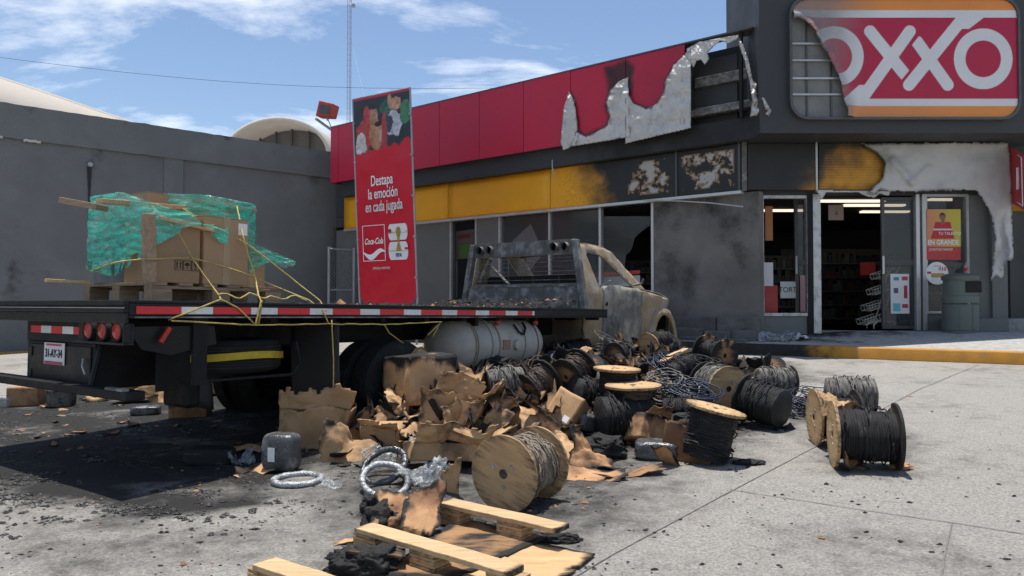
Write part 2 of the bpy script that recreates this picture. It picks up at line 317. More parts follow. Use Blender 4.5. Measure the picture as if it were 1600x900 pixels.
for pts in ([(880, 912), (960, 866), (1115, 783), (1270, 700), (1384, 636), (1440, 607), (1530, 570)], [(1142, 766), (1240, 781), (1330, 795), (1488, 818), (1640, 842)], [(1488, 818), (1476, 870), (1468, 930)], [(-60, 712), (240, 668), (500, 640)]):
    m_ = MB(); P = []
    for a, b in zip(pts[:-1], pts[1:]):
        pa, pb = G(*a), G(*b)
        for k in range(12): P.append(pa.lerp(pb, k / 12))
    P.append(G(*pts[-1])); vs = []
    for i, p in enumerate(P):
        d = (P[min(i + 1, len(P) - 1)] - P[max(i - 1, 0)]).normalized(); w = Vector((-d.y, d.x, 0)) * (.0035 + .002 * fbm((i * .4, 2, 0)))
        for q in (p + w, p - w): vs.append((q.x, q.y, gz(q.x, q.y) + .006 * fbm((q.x * .7, q.y * .7, 0)) + .004))
    m_.add(vs, [(2 * i, 2 * i + 1, 2 * i + 3, 2 * i + 2) for i in range(len(P) - 1)]); m_.build('slab_joint', 'tar', ground)
# ------------------------------------------------------------------ kerb and sidewalk in front of the shop
KA, KD = Vector((6.8, 9.45, 0)), Vector((-.845, .534, 0))
def walkz(d): return .48 + min(.18, max(0, d - .16) * .105)
mb = MB()
def kfun(u, v):
    t = -9 + 25 * u; p = KA + KD * t; prof = [(0, .2), (0, .46), (.012, .478), (.03, .484), (.16, .484), (.16, .3)]
    k = v * 5; i = min(4, int(k)); a, b = prof[i], prof[i + 1]; w = k - i
    q = p + KERB_N * (a[0] + (b[0] - a[0]) * w); px, py = proj((q.x, q.y, .4)) if q.y > 1 else (1600, 0)
    ch = (1 - sstep(1190, 1330, px + 50 * fbm((q.x * 3, q.y * 3, 0)))) * .75 + .15
    return (q.x, q.y, a[1] + (b[1] - a[1]) * w + .003 * fbm((q.x * 4, q.y * 4, 1))), ch, None
mb.grid(260, 5, lambda u, v: (kfun(u, v)[0], kfun(u, v)[1], (1, 1, 1)))
struct(mb.build('kerb', 'kerbpaint', smooth=40))
mb = MB()
def wfun(u, v):
    t = -9 + 25 * u; d = .162 + v * v * 7; q = KA + KD * t + KERB_N * d; px, py = proj((q.x, q.y, .5)) if q.y > 1 else (1600, 0)
    ch = .22 + .42 * (1 - sstep(1240, 1420, px + 90 * fbm((q.x * 2, q.y * 2, 0)))) * sstep(.1, .7, d) + .12 * sstep(.9, 1.6, d)
    return (q.x, q.y, walkz(d)), ch, (1, 1, 1)
mb.grid(200, 30, wfun); struct(mb.build('sidewalk', 'walk', smooth=True))
# ------------------------------------------------------------------ grey warehouse wall on the left
WD = Vector((.75, .662, 0)).normalized(); WN = Vector((WD.y, -WD.x, 0)); W0 = Vector((-10.27, 14.5, 0))
wm = Matrix(((WD.x, -WN.x, 0, W0.x), (WD.y, -WN.y, 0, W0.y), (0, 0, 1, 0), (0, 0, 0, 1)))      # x along the wall, y into the building
ware = thing('warehouse', 'long dark grey rendered warehouse wall with parapet behind the truck', 'building', (0, 0, 0)); ware.matrix_world = wm
b = MB()
b.grid(150, 24, lambda u, v: ((-14 + 30 * u, .02 * fbm((u * 20, v * 4, 0)), -.2 + 4.78 * v), max(0, .18 + .25 * fbm((u * 60, v * 2, 5)) + .12 * sstep(.85, 1, v)), (1, 1, 1)))
b.box((-14, .06, -.2), (16, .35, 4.55)); b.build('wall', 'warewall', ware, smooth=30)
b = MB()
b.grid(220, 8, lambda u, v: ((-14 + 30 * u, -.07 + .008 * fbm((u * 60, v * 3, 0)), 4.46 + .70 * v + (.018 * fbm((u * 140, 1, 2)) if v in (0, 1) else 0)), max(0, .16 + .3 * fbm((u * 90, v * 1.2, 8)) + .14 * sstep(.7, 1, v)), (1, 1, 1)))
b.box((-14, -.065, 4.47), (16, .4, 5.145)); b.build('parapet', 'warewall', ware, smooth=30)
for x in (-5.2, 3.05, 8.9):
    MB().box((x, -.035, -.2), (x + .42, .05, 4.47)).build('pilaster', 'warewall', ware, bevel=.006)
b = MB().tube([(1.55, -.02, 4.1), (1.55, -.11, 4.1)], .05, 10); b.build('drain_spout', 'galv', ware)
M['wallstreak'] = mat('dark_streak', (.035, .037, .038), .9, 0, .3, 5, .1)
MB().prism([(1.50, 4.06), (1.59, 4.06), (1.572, 3.5), (1.562, 2.9), (1.545, 2.9), (1.53, 3.4)], 0, .002, Matrix(((1, 0, 0, 0), (0, 0, -1, -.024), (0, 1, 0, 0), (0, 0, 0, 1)))).build('dark_streak', 'wallstreak', ware)  # narrow dark streak tapering down the wall below the spout
for (x, z) in ((-.3, 4.43), (.35, 4.42), (-2.2, 4.44)):
    MB().grid(6, 2, lambda u, v: ((x + .3 * u, -.085 - .02 * fbm((u * 5 + x, v * 3, 1)), z + .05 * v + .02 * fbm((u * 8, x, 2))), 0, (1, 1, 1))).build('flaked_render', 'roofw', ware, solid=.006)
b = MB()
n = 40                                                     # pale shell roof rising behind the parapet
prof = [(-26 + 31.4 * i / n, 4.8 + 2.3 * math.sin(math.pi * (i / n)) ** .9) for i in range(n + 1)]
vs = [(x, y, z) for y in (1.6, 22) for x, z in prof]; b.add(vs, [(i, i + 1, n + 2 + i, n + 1 + i) for i in range(n)])
vs = [(x, 1.6, z) for x, z in prof] + [(x, 1.6, 4.3) for x, z in prof]; b.add(vs, [(i, i + 1, n + 2 + i, n + 1 + i) for i in range(n)])
b.build('shell_roof', 'roofw', ware, smooth=30, solid=.12)
MB().box((-14, -.55, -.05), (9.5, -.35, .17)).build('wall_kerb', 'kerbpaint', ware, bevel=.015)
# arched shed further back
sh = thing('arched_shed', 'distant vaulted shed with open arched gable above the grey wall', 'building', at(438, 300, 31) * 1, (0, 0, R(-8))); sh.location.z = 0
prof = [(2.35 * math.cos(a), 7.35 + 1.6 * math.sin(a)) for a in [math.pi * (1 - i / 28) for i in range(29)]]
b = MB(); vs = []
for y in (-.5, 14):
    vs += [(x, y, z) for x, z in prof]
b.add(vs, [(i, i + 1, 30 + i, 29 + i) for i in range(28)]); b.build('roof_shell', 'roofw', sh, smooth=30, solid=.16)
b = MB(); b.add([(x * .97, 1.2, z - .1) for x, z in prof] + [(x * .97, 1.2, 5) for x, z in prof], [(i, i + 1, 30 + i, 29 + i) for i in range(28)]); b.build('gable_interior_shade', mat('shed_interior_shade', (.16, .155, .15), .8, 0, .2, 1.5, .1), sh)  # flat grey sheet painted as the dark interior behind the open gable
for x in (-1.5, -.75, 0, .8): MB().box((x, 1.0, 5), (x + .06, 1.1, 7.35 + 1.55 * math.sqrt(max(0, 1 - (x / 2.35) ** 2)))).build('gable_post', 'framedark', sh)
MB().box((1.3, .9, 4), (2.25, 1.15, 7.6)).build('end_wall', 'cream', sh)
MB().box((-2.3, 1.3, 0), (2.3, 13.5, 6.6)).build('wall', 'cream', sh)
# lattice radio mast with guy wire
mp_ = at(545, 300, 62); mast = thing('radio_mast', 'tall thin lattice radio mast rising behind the red banner', 'mast', (mp_.x, mp_.y, 0))
LG = [(.19 * math.cos(a), .19 * math.sin(a)) for a in (R(90), R(210), R(330))]
for x, y in LG: MB().tube([(x, y, 0), (x, y, 27.4)], .022, 6).build('leg', 'galv', mast)
b = MB()
for k in range(58):
    for i in range(3):
        (x0, y0), (x1, y1) = LG[i], LG[(i + 1) % 3]; z = k * .47
        b.tube([(x0, y0, z), (x1, y1, z + .47)], .009, 4); b.tube([(x0, y0, z), (x1, y1, z)], .009, 4)
o = b.build('bracing', 'galv', mast)
b = MB().tube([(0, 0, 27.2), (0, 0, 28.6)], .02, 6); b.box((.2, -.1, 26.7), (.45, .1, 27.0)); b.build('antenna', 'galv', mast)
MB().tube([(.1, 0, 24), (5, -8, 8)], .012, 4).build('guy_wire', 'galv', mast)
P = [at(-40, 95, 27).lerp(at(830, 146, 30), i / 30) - Vector((0, 0, .5 * math.sin(math.pi * i / 30) - .25)) for i in range(31)]
tag(MB().tube(P, .007, 5).build('power_cable', 'black'), 'thin dark overhead cable crossing the sky left of the shop', 'cable')
# ------------------------------------------------------------------ the burnt corner shop
C0 = Vector((3.82, 12.0, 0)); LU = Vector((-.787, .617, 0)).normalized(); LN = Vector((-LU.y, LU.x, 0))
if LN.y > 0: LN = -LN
FZ = .66
store = thing('corner_shop', 'fire damaged corner shop with red and yellow fascia and rounded logo sign', 'shop')
def Lw(t, z, off=0): p = C0 + LU * t + LN * off; return Vector((p.x, p.y, z))
def Lt(px, off=0, py=300):
    p = onplane(px, py, C0 + LN * off, LN); return (p - C0).dot(LU)
def Lz(px, py, off=0): return onplane(px, py, C0 + LN * off, LN).z
def lbox(mb, t0, t1, z0, z1, o0, o1):
    vs = [Lw(t, z, o) for z in (z0, z1) for t, o in ((t0, o0), (t1, o0), (t1, o1), (t0, o1))]
    return mb.add(vs, [(3, 2, 1, 0), (4, 5, 6, 7), (0, 1, 5, 4), (1, 2, 6, 5), (2, 3, 7, 6), (3, 0, 4, 7)])
def fx(px, Y, py=400): return at(px, py, Y).x
def fz(py, Y, px=1380): return at(px, py, Y).z
def fbox(mb, px0, px1, py0, py1, Y0, Y1):
    return mb.box((fx(px0, Y0), Y0, fz(py1, Y0)), (fx(px1, Y0), Y1, fz(py0, Y0)))
M['fascia'] = mat('scorched_fascia', (1, 1, 1), .45, 0, .07, 1.5, .03, 18, tint=True, rnd=.03, sootscale=5, soft=(-.42, .4), namp=.4)
RED, YEL, SIL, DRK, BRN, PAL = (.52, .016, .05), (.82, .37, .014), (.52, .50, .47), (.03, .03, .03), (.24, .16, .10), (.42, .40, .37)
# red cladding panels
ROFF, RT, RB = .35, 5.54, 4.14
seams = [517, 529, 606, 687, 749, 818, 892, 978, 1071]
ts = [Lt(p, ROFF, 200) for p in seams]
r2 = lambda pts: [(860 + x / 3.4625, 20 + y / 3.4625) for x, y in pts]
SILV = [r2([(100, 425), (72, 520), (55, 700), (70, 760), (118, 760), (155, 690), (135, 520), (118, 460)]),
        r2([(140, 640), (190, 672), (240, 650), (310, 610), (325, 560), (303, 490), (330, 420), (370, 372), (420, 350), (430, 800), (100, 800), (110, 720)]),
        r2([(405, 420), (450, 490), (520, 522), (580, 490), (612, 440), (630, 370), (670, 285), (760, 190), (760, 800), (405, 800)])]
STREAK = r2([(300, 300), (400, 262), (420, 262), (450, 300), (440, 440), (415, 470), (395, 370), (320, 420)])
def redfn(t0, t1, burn):
    def fn(u, v):
        t = t0 + (t1 - t0) * u; z = RB + (RT - RB) * v; off = ROFF; p = Lw(t, z, off); ch = .02; tint = RED
        if burn:
            px, py = proj(p); w = fbm((px * .06, py * .06, 0)) * 3
            d = min(sdpoly(px, py, q) for q in SILV) + w
            tint = SIL if d < 0 else RED
            ch = .62 * (1 - sstep(0, 9, d)) if d > 0 else .4 * (1 - sstep(0, 10, -d)) + .20 + .32 * fbm((px * .04, py * .07, 4)) + .12 * fbm((px * .3, py * .3, 6))
            ds = sdpoly(px, py, STREAK) + w
            if d > 0: ch = max(ch, .75 * (1 - sstep(-4, 10, ds)), .3 * sstep(880, 1060, px))
            if d < 0: off += .02 + .035 * abs(fbm((px * .05, py * .05, 7))); z += (.03 * fbm((px * .11, 0, 3)) - .01) * (1 - v) ** 4
            p = Lw(t, z, off)
        return p, max(0, ch), tint
    return fn
for i in range(len(ts) - 1):
    burn = i >= 6; n = 70 if burn else 6; b = MB()
    hole = r2([(122, 480), (112, 560), (110, 650), (135, 660), (132, 560)])
    t0, t1 = ts[i] - .006, ts[i + 1] + .006; f_ = redfn(t0, t1, burn)
    b.grid(n, n, f_, (lambda u, v: not inpoly(*proj(f_(u, v)[0]), hole)) if i == 6 else None)
    b.build('red_panel', 'fascia', store, smooth=burn, solid=.012)
b = MB(); lbox(b, ts[0], ts[0] + .02, RB, RT, ROFF - .5, ROFF - .012); b.build('fascia_end', 'redpanel', store)
b = MB(); lbox(b, ts[0] - .02, Lt(1068, ROFF, 100), RB + .02, RT - .03, -.4, ROFF - .04); b.build('fascia_core', 'darkpanel', store)
b = MB(); lbox(b, ts[0], Lt(1176, ROFF, 60), RT, RT + .025, ROFF - .3, ROFF + .015); b.build('fascia_coping', 'framedark', store)
# the open cavity beside the sign tower
tc0, tc1 = Lt(1070, ROFF, 120), Lt(1178, ROFF, 120)
b = MB(); lbox(b, tc0, tc1, RB - .05, RT, -.45, -.3); b.build('cavity_back', 'black', store)
for (z0, z1, o) in ((4.86, 5.03, .0), (4.32, 4.42, .2), (4.42, 4.47, .1)):
    b = MB(); lbox(b, tc0 - .02, tc1, z0, z1, o - .2, o); b.build('steel_rail', 'rack', store, bevel=.006)
for px in (1072, 1155):
    t = Lt(px, ROFF - .05, 120); b = MB(); lbox(b, t, t - .05, RB, RT, ROFF - .1, ROFF - .04); b.build('steel_post', 'black', store)
def flap(pts, off, amp, name='torn_sheet', mtl='alu', seed=0):
    xs = [p[0] for p in pts]; ys = [p[1] for p in pts]; x0, x1, y0, y1 = min(xs), max(xs), min(ys), max(ys); b = MB()
    def fn(u, v):
        px, py = x0 + (x1 - x0) * u, y1 + (y0 - y1) * v
        o = off + amp * (fbm((px * .05 + seed, py * .05, seed)) + .6 * abs(fbm((px * .12, py * .1, seed + 4))))
        p = onplane(px, py, C0 + LN * o, LN); d = -sdpoly(px, py, pts)
        return p, max(0, .5 * (1 - sstep(0, 3, d)) + .25 * fbm((px * .1, py * .1, 9))), SIL
    b.grid(100, 100, fn, lambda u, v: inpoly(x0 + (x1 - x0) * u, y1 + (y0 - y1) * v, pts)); return b.build(name, mtl, store, smooth=True, solid=.006)
flap(r2([(738, 195), (800, 160), (900, 140), (1018, 120), (1010, 145), (960, 165), (920, 150), (880, 185), (850, 215), (860, 250), (835, 280), (815, 255), (790, 260), (775, 295), (755, 270), (738, 235)]), ROFF + .02, .05, seed=1)
flap(r2([(1018, 130), (1045, 180), (1075, 270), (1095, 370), (1115, 385), (1112, 430), (1160, 465), (1195, 530), (1180, 560), (1130, 555), (1080, 562), (1090, 480), (1080, 380), (1050, 260), (1020, 170)]), ROFF + .06, .12, seed=2)
for k, P in enumerate(SILV):
    Q = [(x, min(y, 287.5 - .1437 * (x - 517.9) - 2 + 5 * math.sin(x * .4))) for x, y in P]
    flap(Q, ROFF + .05, .045, seed=11 + k)
# grey beam under the red cladding, then the yellow band
b = MB()
def beamfn(u, v):
    t = Lt(533, .2) * (1 - u) + Lt(1189, .2, 215) * u; p = Lw(t, 3.80 + .36 * v, .2); px, _ = proj(p); return p, .1 + .55 * sstep(820, 1000, px), (1, 1, 1)
b.grid(60, 4, beamfn); lbox(b, Lt(533, .2), Lt(1180, .2, 215), 3.805, 4.16, -.3, .19); b.build('grey_beam', 'darkpanel', store)
YT, YB = 3.80, 3.0
yseams = [538, 700, 860, 1056, 1158]
for i in range(4):
    t0, t1 = Lt(yseams[i], 0, 300) - .004, Lt(yseams[i + 1], 0, 300) + .004
    def yfn(u, v, t0=t0, t1=t1):
        t = t0 + (t1 - t0) * u; z = YB + (YT - YB) * v; px, py = proj(Lw(t, z, 0)); w = fbm((px * .03, py * .03, 0)); tint = YEL
        bk = sstep(850, 985, px + 18 * w + (1 - v) * -25)
        ch = 1.1 * bk + .05; ch = max(ch, .34 * sstep(840, 900, px) * sstep(.1, .5, fbm((px * .4, py * .35, 3)) + .35))
        if px > 975:
            a = fbm((px * .035, py * .035, 11)) + .4 * fbm((px * .15, py * .15, 12)); edge = min(px - 975, 1153 - px, (v) * 60, (1 - v) * 60)
            if a > .02 and edge > 6 and not (1046 < px < 1064): tint = BRN; ch = .12
            if a > .22 and edge > 8 and not (1046 < px < 1064): tint = PAL; ch = .1
        return Lw(t, z, .004 * fbm((px * .1, py * .1, 2)) if px > 950 else 0), max(0, ch), tint
    b = MB(); b.grid(90 if i > 1 else 14, 40 if i > 1 else 6, yfn); b.build('yellow_panel', 'fascia', store, smooth=True, solid=.01)
b = MB(); lbox(b, Lt(541, -.05), .02, YB + .01, YT + .1, -.3, -.03); b.build('fascia_back', 'darkpanel', store)
b = MB(); lbox(b, Lt(538), .0, YB - .05, YB, -.25, .02); b.build('drip_edge', 'frame', store)
for t in (Lt(1057, .01, 260), .03):
    b = MB(); lbox(b, t - .02, t + .02, YB, YT, .012, .03); b.build('panel_trim', 'framedark', store)
# left wall with windows
WO = -.12
def lwall(px0, px1, z0, z1, name='wall', mtl='wallg', o0=WO - .2, o1=WO, burn=0):
    b = MB(); t0, t1 = Lt(px0, o1), Lt(px1, o1); lbox(b, t0, t1, z0, z1, o0, o1 - .004)
    b.grid(24, 24, lambda u, v: (Lw(t0 + (t1 - t0) * u, z0 + (z1 - z0) * v, o1), burn * (.30 + .3 * v + .25 * fbm((u * 3, v * 3, px0))), (1, 1, 1))); return b.build(name, mtl, store)
lwall(526, 703, .2, 3.0); lwall(745, 779, .2, 3.0); lwall(779, 1021, .2, .95); lwall(703, 745, .2, .62)
lwall(1021, 1186, .2, 2.98, 'sooty_wall', 'sootwall', burn=.55)
def lwindow(px0, px1, z0, z1, mull=(), mt='frame'):
    t0, t1 = Lt(px0, WO), Lt(px1, WO); b = MB(); w = .05
    lbox(b, t0, t0 - w, z0, z1, WO - .12, WO + .012); lbox(b, t1, t1 + w, z0, z1, WO - .12, WO + .012); lbox(b, t0 - w, t1 + w, z0, z0 + w, WO - .12, WO + .012); lbox(b, t0 - w, t1 + w, z1 - w, z1, WO - .12, WO + .012)
    for p in mull: t = Lt(p, WO); lbox(b, t - .025, t + .025, z0 + w, z1 - w, WO - .1, WO + .006)
    return b.build('window_frame', mt, store, bevel=.004), t0, t1
fr, t0, t1 = lwindow(703, 745, .62, 3.0); b = MB(); lbox(b, t0 - .05, t1 + .05, .67, 2.95, WO - .06, WO - .05); b.build('pane', 'glass', fr)
fr, t0, t1 = lwindow(779, 1021, .95, 3.0, (858, 937))
tm, tk = Lt(858, WO), Lt(937, WO)
for a, c in ((t0 - .05, tm + .025), (tm - .025, tk + .025)):
    b = MB(); lbox(b, a, c, 1.0, 2.95, WO - .06, WO - .05); b.build('pane', 'glassrefl', fr)
BRK = [(940, 338), (1016, 338), (1016, 352), (1004, 360), (992, 372), (986, 392), (978, 398), (976, 420), (984, 440), (940, 452)]
b = MB(); vs = [onplane(x, y, C0 + LN * (WO - .05), LN) for x, y in BRK]; b.add(vs, [tuple(range(len(vs)))]); b.build('broken_pane', 'glassrefl', fr)
def lsign(pts, off, col, name='poster', mtl='print'):
    b = MB(); b.add([onplane(x, y, C0 + LN * off, LN) for x, y in pts], [tuple(range(len(pts)))], 0, [col] * len(pts)); return b.build(name, mtl, store)
lsign([(800, 377), (829, 350), (846, 386), (846, 400), (826, 425), (820, 398)], WO - .25, (.62, .61, .6), 'price_poster')
lsign([(852, 431), (1000, 422), (1000, 428), (852, 437)], WO - .3, (.55, .05, .06), 'shelf_strip'); lsign([(780, 440), (1000, 430), (1000, 447), (780, 452)], WO - .32, (.55, .54, .55), 'shelf_strip')
lsign([(710, 362), (741, 358), (741, 403), (710, 406)], WO - .2, (.36, .30, .25), 'window_poster'); lsign([(716, 367), (735, 365), (735, 371), (716, 374)], WO - .19, (.5, .03, .04), 'window_poster')
lsign([(718, 384), (733, 382), (733, 402), (718, 404)], WO - .185, (.2, .5, .06), 'window_poster'); lsign([(708, 408), (715, 408), (715, 465), (708, 465)], WO - .2, (.5, .5, .55), 'window_poster')
# scorched stone plinth and step along the corner
for k, (p0, p1, z0, z1, o) in enumerate(((1052, 1118, .4, .88, .02), (1119, 1186, .4, .90, .02), (1056, 1098, .4, .70, .16), (1099, 1140, .4, .66, .18), (1141, 1180, .4, .68, .15), (1060, 1112, .4, .56, .34), (1114, 1165, .4, .54, .32))):
    b = MB(); lbox(b, Lt(p0, o, 500), Lt(p1, o, 500), z0, z1, WO, o); b.build('plinth_stone', 'stone', store, bevel=.02)
b = MB().tube([onplane(1005, 313, C0 + LN * .1, LN), onplane(1060, 314, C0 + LN * .16, LN), onplane(1110, 317, C0 + LN * .2, LN), onplane(1161, 323, C0 + LN * .22, LN)], .012, 6); b.build('hanging_trim', 'frame', store)
b = MB().tube([onplane(863, 250, C0 + LN * .3, LN), onplane(863, 262, C0 + LN * .33, LN), onplane(865, 270, C0 + LN * .33, LN), onplane(864, 277, C0 + LN * .3, LN)], .012, 6); b.build('hanging_scrap', 'frame', store)
# ---- front (door) side
YD, YF, YS = 12.2, 12.0, 11.32
def fwall(px0, px1, py0, py1, name, mtl, Y0=YD, d=.2, burn=0, bev=0):
    b = MB(); fbox(b, px0, px1, py0, py1, Y0, Y0 + d); b.c = [burn] * len(b.v); return b.build(name, mtl, store, bevel=bev)
fwall(1163, 1189, 296, 512, 'column', 'wallg', burn=.32)
fwall(1189, 1271, 494, 524, 'low_wall', 'wallg', burn=.2)
fwall(1447, 1500, 488, 520, 'low_wall', 'wallg')
fwall(1512, 1550, 296, 520, 'wall', 'wallg', YD, .4)
fwall(1550, 1574, 296, 508, 'column', 'wallg', YD - .06, .6)
fwall(1497, 1576, 498, 519, 'step', 'wallg', YD - .5, .6, bev=.015)
fwall(1163, 1575, 288, 305, 'door_header', 'darkpanel', YD - .02, .3, burn=.3)
def fframe(px0, px1, py0, py1, w=5, mt='frame', name='window_frame', Y=YD - .03, d=.1):
    b = MB(); fbox(b, px0, px0 + w, py0, py1, Y, Y + d); fbox(b, px1 - w, px1, py0, py1, Y, Y + d); fbox(b, px0 + w, px1 - w, py0, py0 + w, Y, Y + d); fbox(b, px0 + w, px1 - w, py1 - w, py1, Y, Y + d)
    return b.build(name, mt, store, bevel=.004)
fr = fframe(1189, 1266, 305, 494, 5); fr.data.attributes.new('char', 'FLOAT', 'POINT').data.foreach_set('value', [.42] * len(fr.data.vertices))
fwall(1271, 1283, 303, 521, 'door_post', 'frame', YD - .05, .12, burn=.38, bev=.004)
fwall(1262, 1270, 303, 521, 'door_post', 'black', YD - .04, .12)
fwall(1432, 1438, 303, 516, 'door_post', 'frame', YD - .05, .12, bev=.004); fwall(1442, 1448, 303, 516, 'door_post', 'frame', YD - .05, .12, bev=.004)
fr = fframe(1446, 1515, 303, 490, 4)
b = MB(); fbox(b, 1450, 1511, 307, 486, YD + .03, YD + .038); b.build('pane', 'glassrefl', fr)
# door leaves, one standing open inwards, one closed
def leaf(px0, px1, Y, name='door', mt='framedark'):
    d = fframe(px0, px1, 308, 514, 5, mt, name, Y, .05)
    b = MB(); fbox(b, px0 + 5, px1 - 5, 406, 414, Y, Y + .045); b.build('mid_rail', mt, d)
    b = MB(); fbox(b, px0 + 5, px1 - 5, 313, 406, Y + .02, Y + .028); b.build('pane', 'glassrefl', d); b = MB(); fbox(b, px0 + 5, px1 - 5, 414, 509, Y + .02, Y + .028); b.build('pane', 'glassrefl', d)
    b = MB(); fbox(b, px0 + 1, px0 + 4, 400, 428, Y - .06, Y - .04); b.build('door_handle', 'frame', d); return d
d = leaf(1378, 1432, YD + .02)
for (c, a, e, f_) in (((.55, .6, .62), (1391, 428), 30, 61),):
    b = MB(); fbox(b, 1391, 1420, 428, 490, YD + .034, YD + .038); o = b.build('price_sheet', 'paper', d)
for (x, y, w, h, cc) in ((1396, 433, 8, 5, (.05, .25, .35)), (1409, 432, 9, 6, (.55, .05, .08)), (1396, 450, 7, 8, (.1, .1, .12)), (1412, 446, 5, 20, (.45, .03, .05)), (1395, 474, 11, 12, (.12, .45, .55)), (1409, 475, 9, 6, (.5, .05, .08))):
    b = MB(); fbox(b, x, x + w, y, y + h, YD + .029, YD + .033); b.t = [cc] * len(b.v); b.build('price_print', 'print', o)
d = leaf(1242, 1262, YD + .5)
b = MB(); fbox(b, 1250, 1262, 430, 487, YD + .49, YD + .495); b.t = [(.5, .25, .27)] * len(b.v); b.build('price_sheet', 'print', d)
# yellow band over the doors: two sooty panels, then a melted grey sheet
for k, (p0, p1) in enumerate(((1168, 1275), (1279, 1392))):
    def bf(u, v, p0=p0, p1=p1, k=k):
        px = p0 + (p1 - p0) * u; py = 297 + (223 - 297) * v; p = at(px, py, YF); w = fbm((px * .03, py * .03, 5)) * .3
        edge = min(px - p0, p1 - px, py - 223, 297 - py)
        ch = (1.05 - .5 * sstep(.5, 1, u) * (1 - v)) if k == 0 else .36 + .3 * v + .22 * (1 - sstep(0, 14, edge)) + .06 * math.sin(py * 1.9) + .3 * (1 - sstep(.0, .35, u)) * v
        return p, max(0, ch + w * .4), YEL
    b = MB(); b.grid(60, 40, bf); b.build('yellow_panel', 'fascia', store, smooth=True, solid=.01)
b = MB(); fbox(b, 1276, 1279, 222, 300, YF - .02, YF + .01); b.build('panel_trim', 'frame', store)
b = MB(); fbox(b, 1160, 1168, 222, 298, YF - .01, YF + .02); b.build('corner_trim', 'rack', store)
DR = [(1345, 224), (1574, 223), (1578, 240), (1580, 300), (1582, 360), (1584, 402), (1570, 412), (1566, 436), (1556, 430), (1547, 443), (1552, 410), (1556, 370), (1550, 340), (1540, 318), (1526, 298), (1500, 296), (1440, 299), (1392, 299), (1376, 296), (1366, 305), (1356, 300), (1378, 280), (1382, 255), (1370, 240)]
def drf(u, v):
    px = 1340 + 250 * u; py = 450 + (220 - 450) * v; hang = sstep(300, 430, py)
    o = .08 + .05 * fbm((px * .013, py * .013, 1)) + .016 * math.sin((px - 1345) * .06 + (py - 223) * .07 + 2 * fbm((px * .01, py * .01, 3))) * sstep(225, 260, py) + .09 * hang * math.sin(px * .26 + 3 * fbm((px * .03, py * .03, 2))) + .12 * hang
    k = math.exp(-((segd(px, py, (1395, 250), (1425, 285)) / 6) ** 2)) + math.exp(-((segd(px, py, (1425, 285), (1450, 262)) / 6) ** 2)); o += .05 * k
    d = -sdpoly(px, py, DR); ch = .12 + .45 * (1 - sstep(0, 5, d)) + .25 * fbm((px * .02, py * .025, 6)) + .22 * sstep(1480, 1350, px) if True else 0
    return at(px, py, YF - o), max(0, ch - .05), SIL
b = MB(); b.grid(150, 140, drf, lambda u, v: inpoly(1340 + 250 * u + 2 * fbm((u * 40, v * 40, 0)), 450 - 230 * v + 2 * fbm((u * 40, v * 40, 5)), DR)); b.build('melted_sheet', 'sheet', store, smooth=True, solid=.006)
DR2 = [(1276, 297), (1340, 298), (1392, 298), (1388, 306), (1374, 302), (1366, 309), (1352, 306), (1340, 300), (1310, 300), (1290, 301), (1284, 312), (1279, 303)]
b = MB(); b.grid(90, 20, lambda u, v: (at(1272 + 124 * u, 316 - 24 * v, YF - .03 - .02 * fbm((u * 20, v * 6, 3))), .25, SIL), lambda u, v: inpoly(1272 + 124 * u, 316 - 24 * v, DR2)); b.build('melted_drip', 'sheet', store, smooth=True, solid=.006)
b = MB(); fbox(b, 1385, 1576, 224, 296, YF + .01, YF + .2); b.build('band_backing', 'darkpanel', store)
# sign tower and logo sign
zt0, zt1 = fz(208, YS), 6.75; X0, X1 = fx(1189, YS), 9.6
tower = MB().box((X0, YS, zt0), (X1, YS + 1.75, zt1)).build('sign_tower', 'darkpanel', store, bevel=.01)
tower.data.attributes.new('char', 'FLOAT', 'POINT').data.foreach_set('value', [.3 if v.co.x < 5 and v.co.z < 5 else .12 for v in tower.data.vertices])
SX0, SX1, SZ0, SZ1 = fx(1236, YS), fx(1590, YS), fz(186, YS, 1410), fz(1.5, YS, 1410); SW, SH = SX1 - SX0, SZ1 - SZ0
def rrect(x0, x1, y0, y1, r, n=8):
    P = []
    for cx, cy, a0 in ((x1 - r, y1 - r, 0), (x0 + r, y1 - r, 90), (x0 + r, y0 + r, 180), (x1 - r, y0 + r, 270)):
        P += [(cx + r * math.cos(R(a0 + 90 * k / n)), cy + r * math.sin(R(a0 + 90 * k / n))) for k in range(n + 1)]
    return P
SM = Matrix(((1, 0, 0, SX0), (0, 0, 1, YS), (0, 1, 0, SZ0), (0, 0, 0, 1)))      # (x, up, into the tower)
sign = thing('logo_sign', 'large rounded red white and orange OXXO sign with burnt torn corner', 'sign', (0, 0, 0))
outer, inner = rrect(-.03, SW + .03, -.03, SH + .03, .29), rrect(.01, SW - .01, .01, SH - .01, .26); nO = len(outer)
b = MB(); vs = [SM @ Vector((x, y, z)) for z in (-.10, .0) for P in (outer, inner) for x, y in P]
b.add(vs, [(i, (i + 1) % nO, nO + (i + 1) % nO, nO + i) for i in range(nO)] + [(i, (i + 1) % nO, 2 * nO + (i + 1) % nO, 2 * nO + i) for i in range(nO)] + [(nO + i, nO + (i + 1) % nO, 3 * nO + (i + 1) % nO, 3 * nO + i) for i in range(nO)]); b.build('sign_rim', 'framedark', sign)
M['signback'] = mat('sign_back_sheet', (.20, .2, .19), .7, .1, .25, 4, .1, soot=.1)
MB().prism(inner, -.012, -.006, SM).build('back_sheet', 'signback', sign)
for py in (70, 96, 124, 149): z = fz(py, YS); MB().box((SX0 + .01, YS - .06, z - .014), (SX0 + 1.0, YS - .035, z + .014)).build('inner_rail', 'frame', sign)
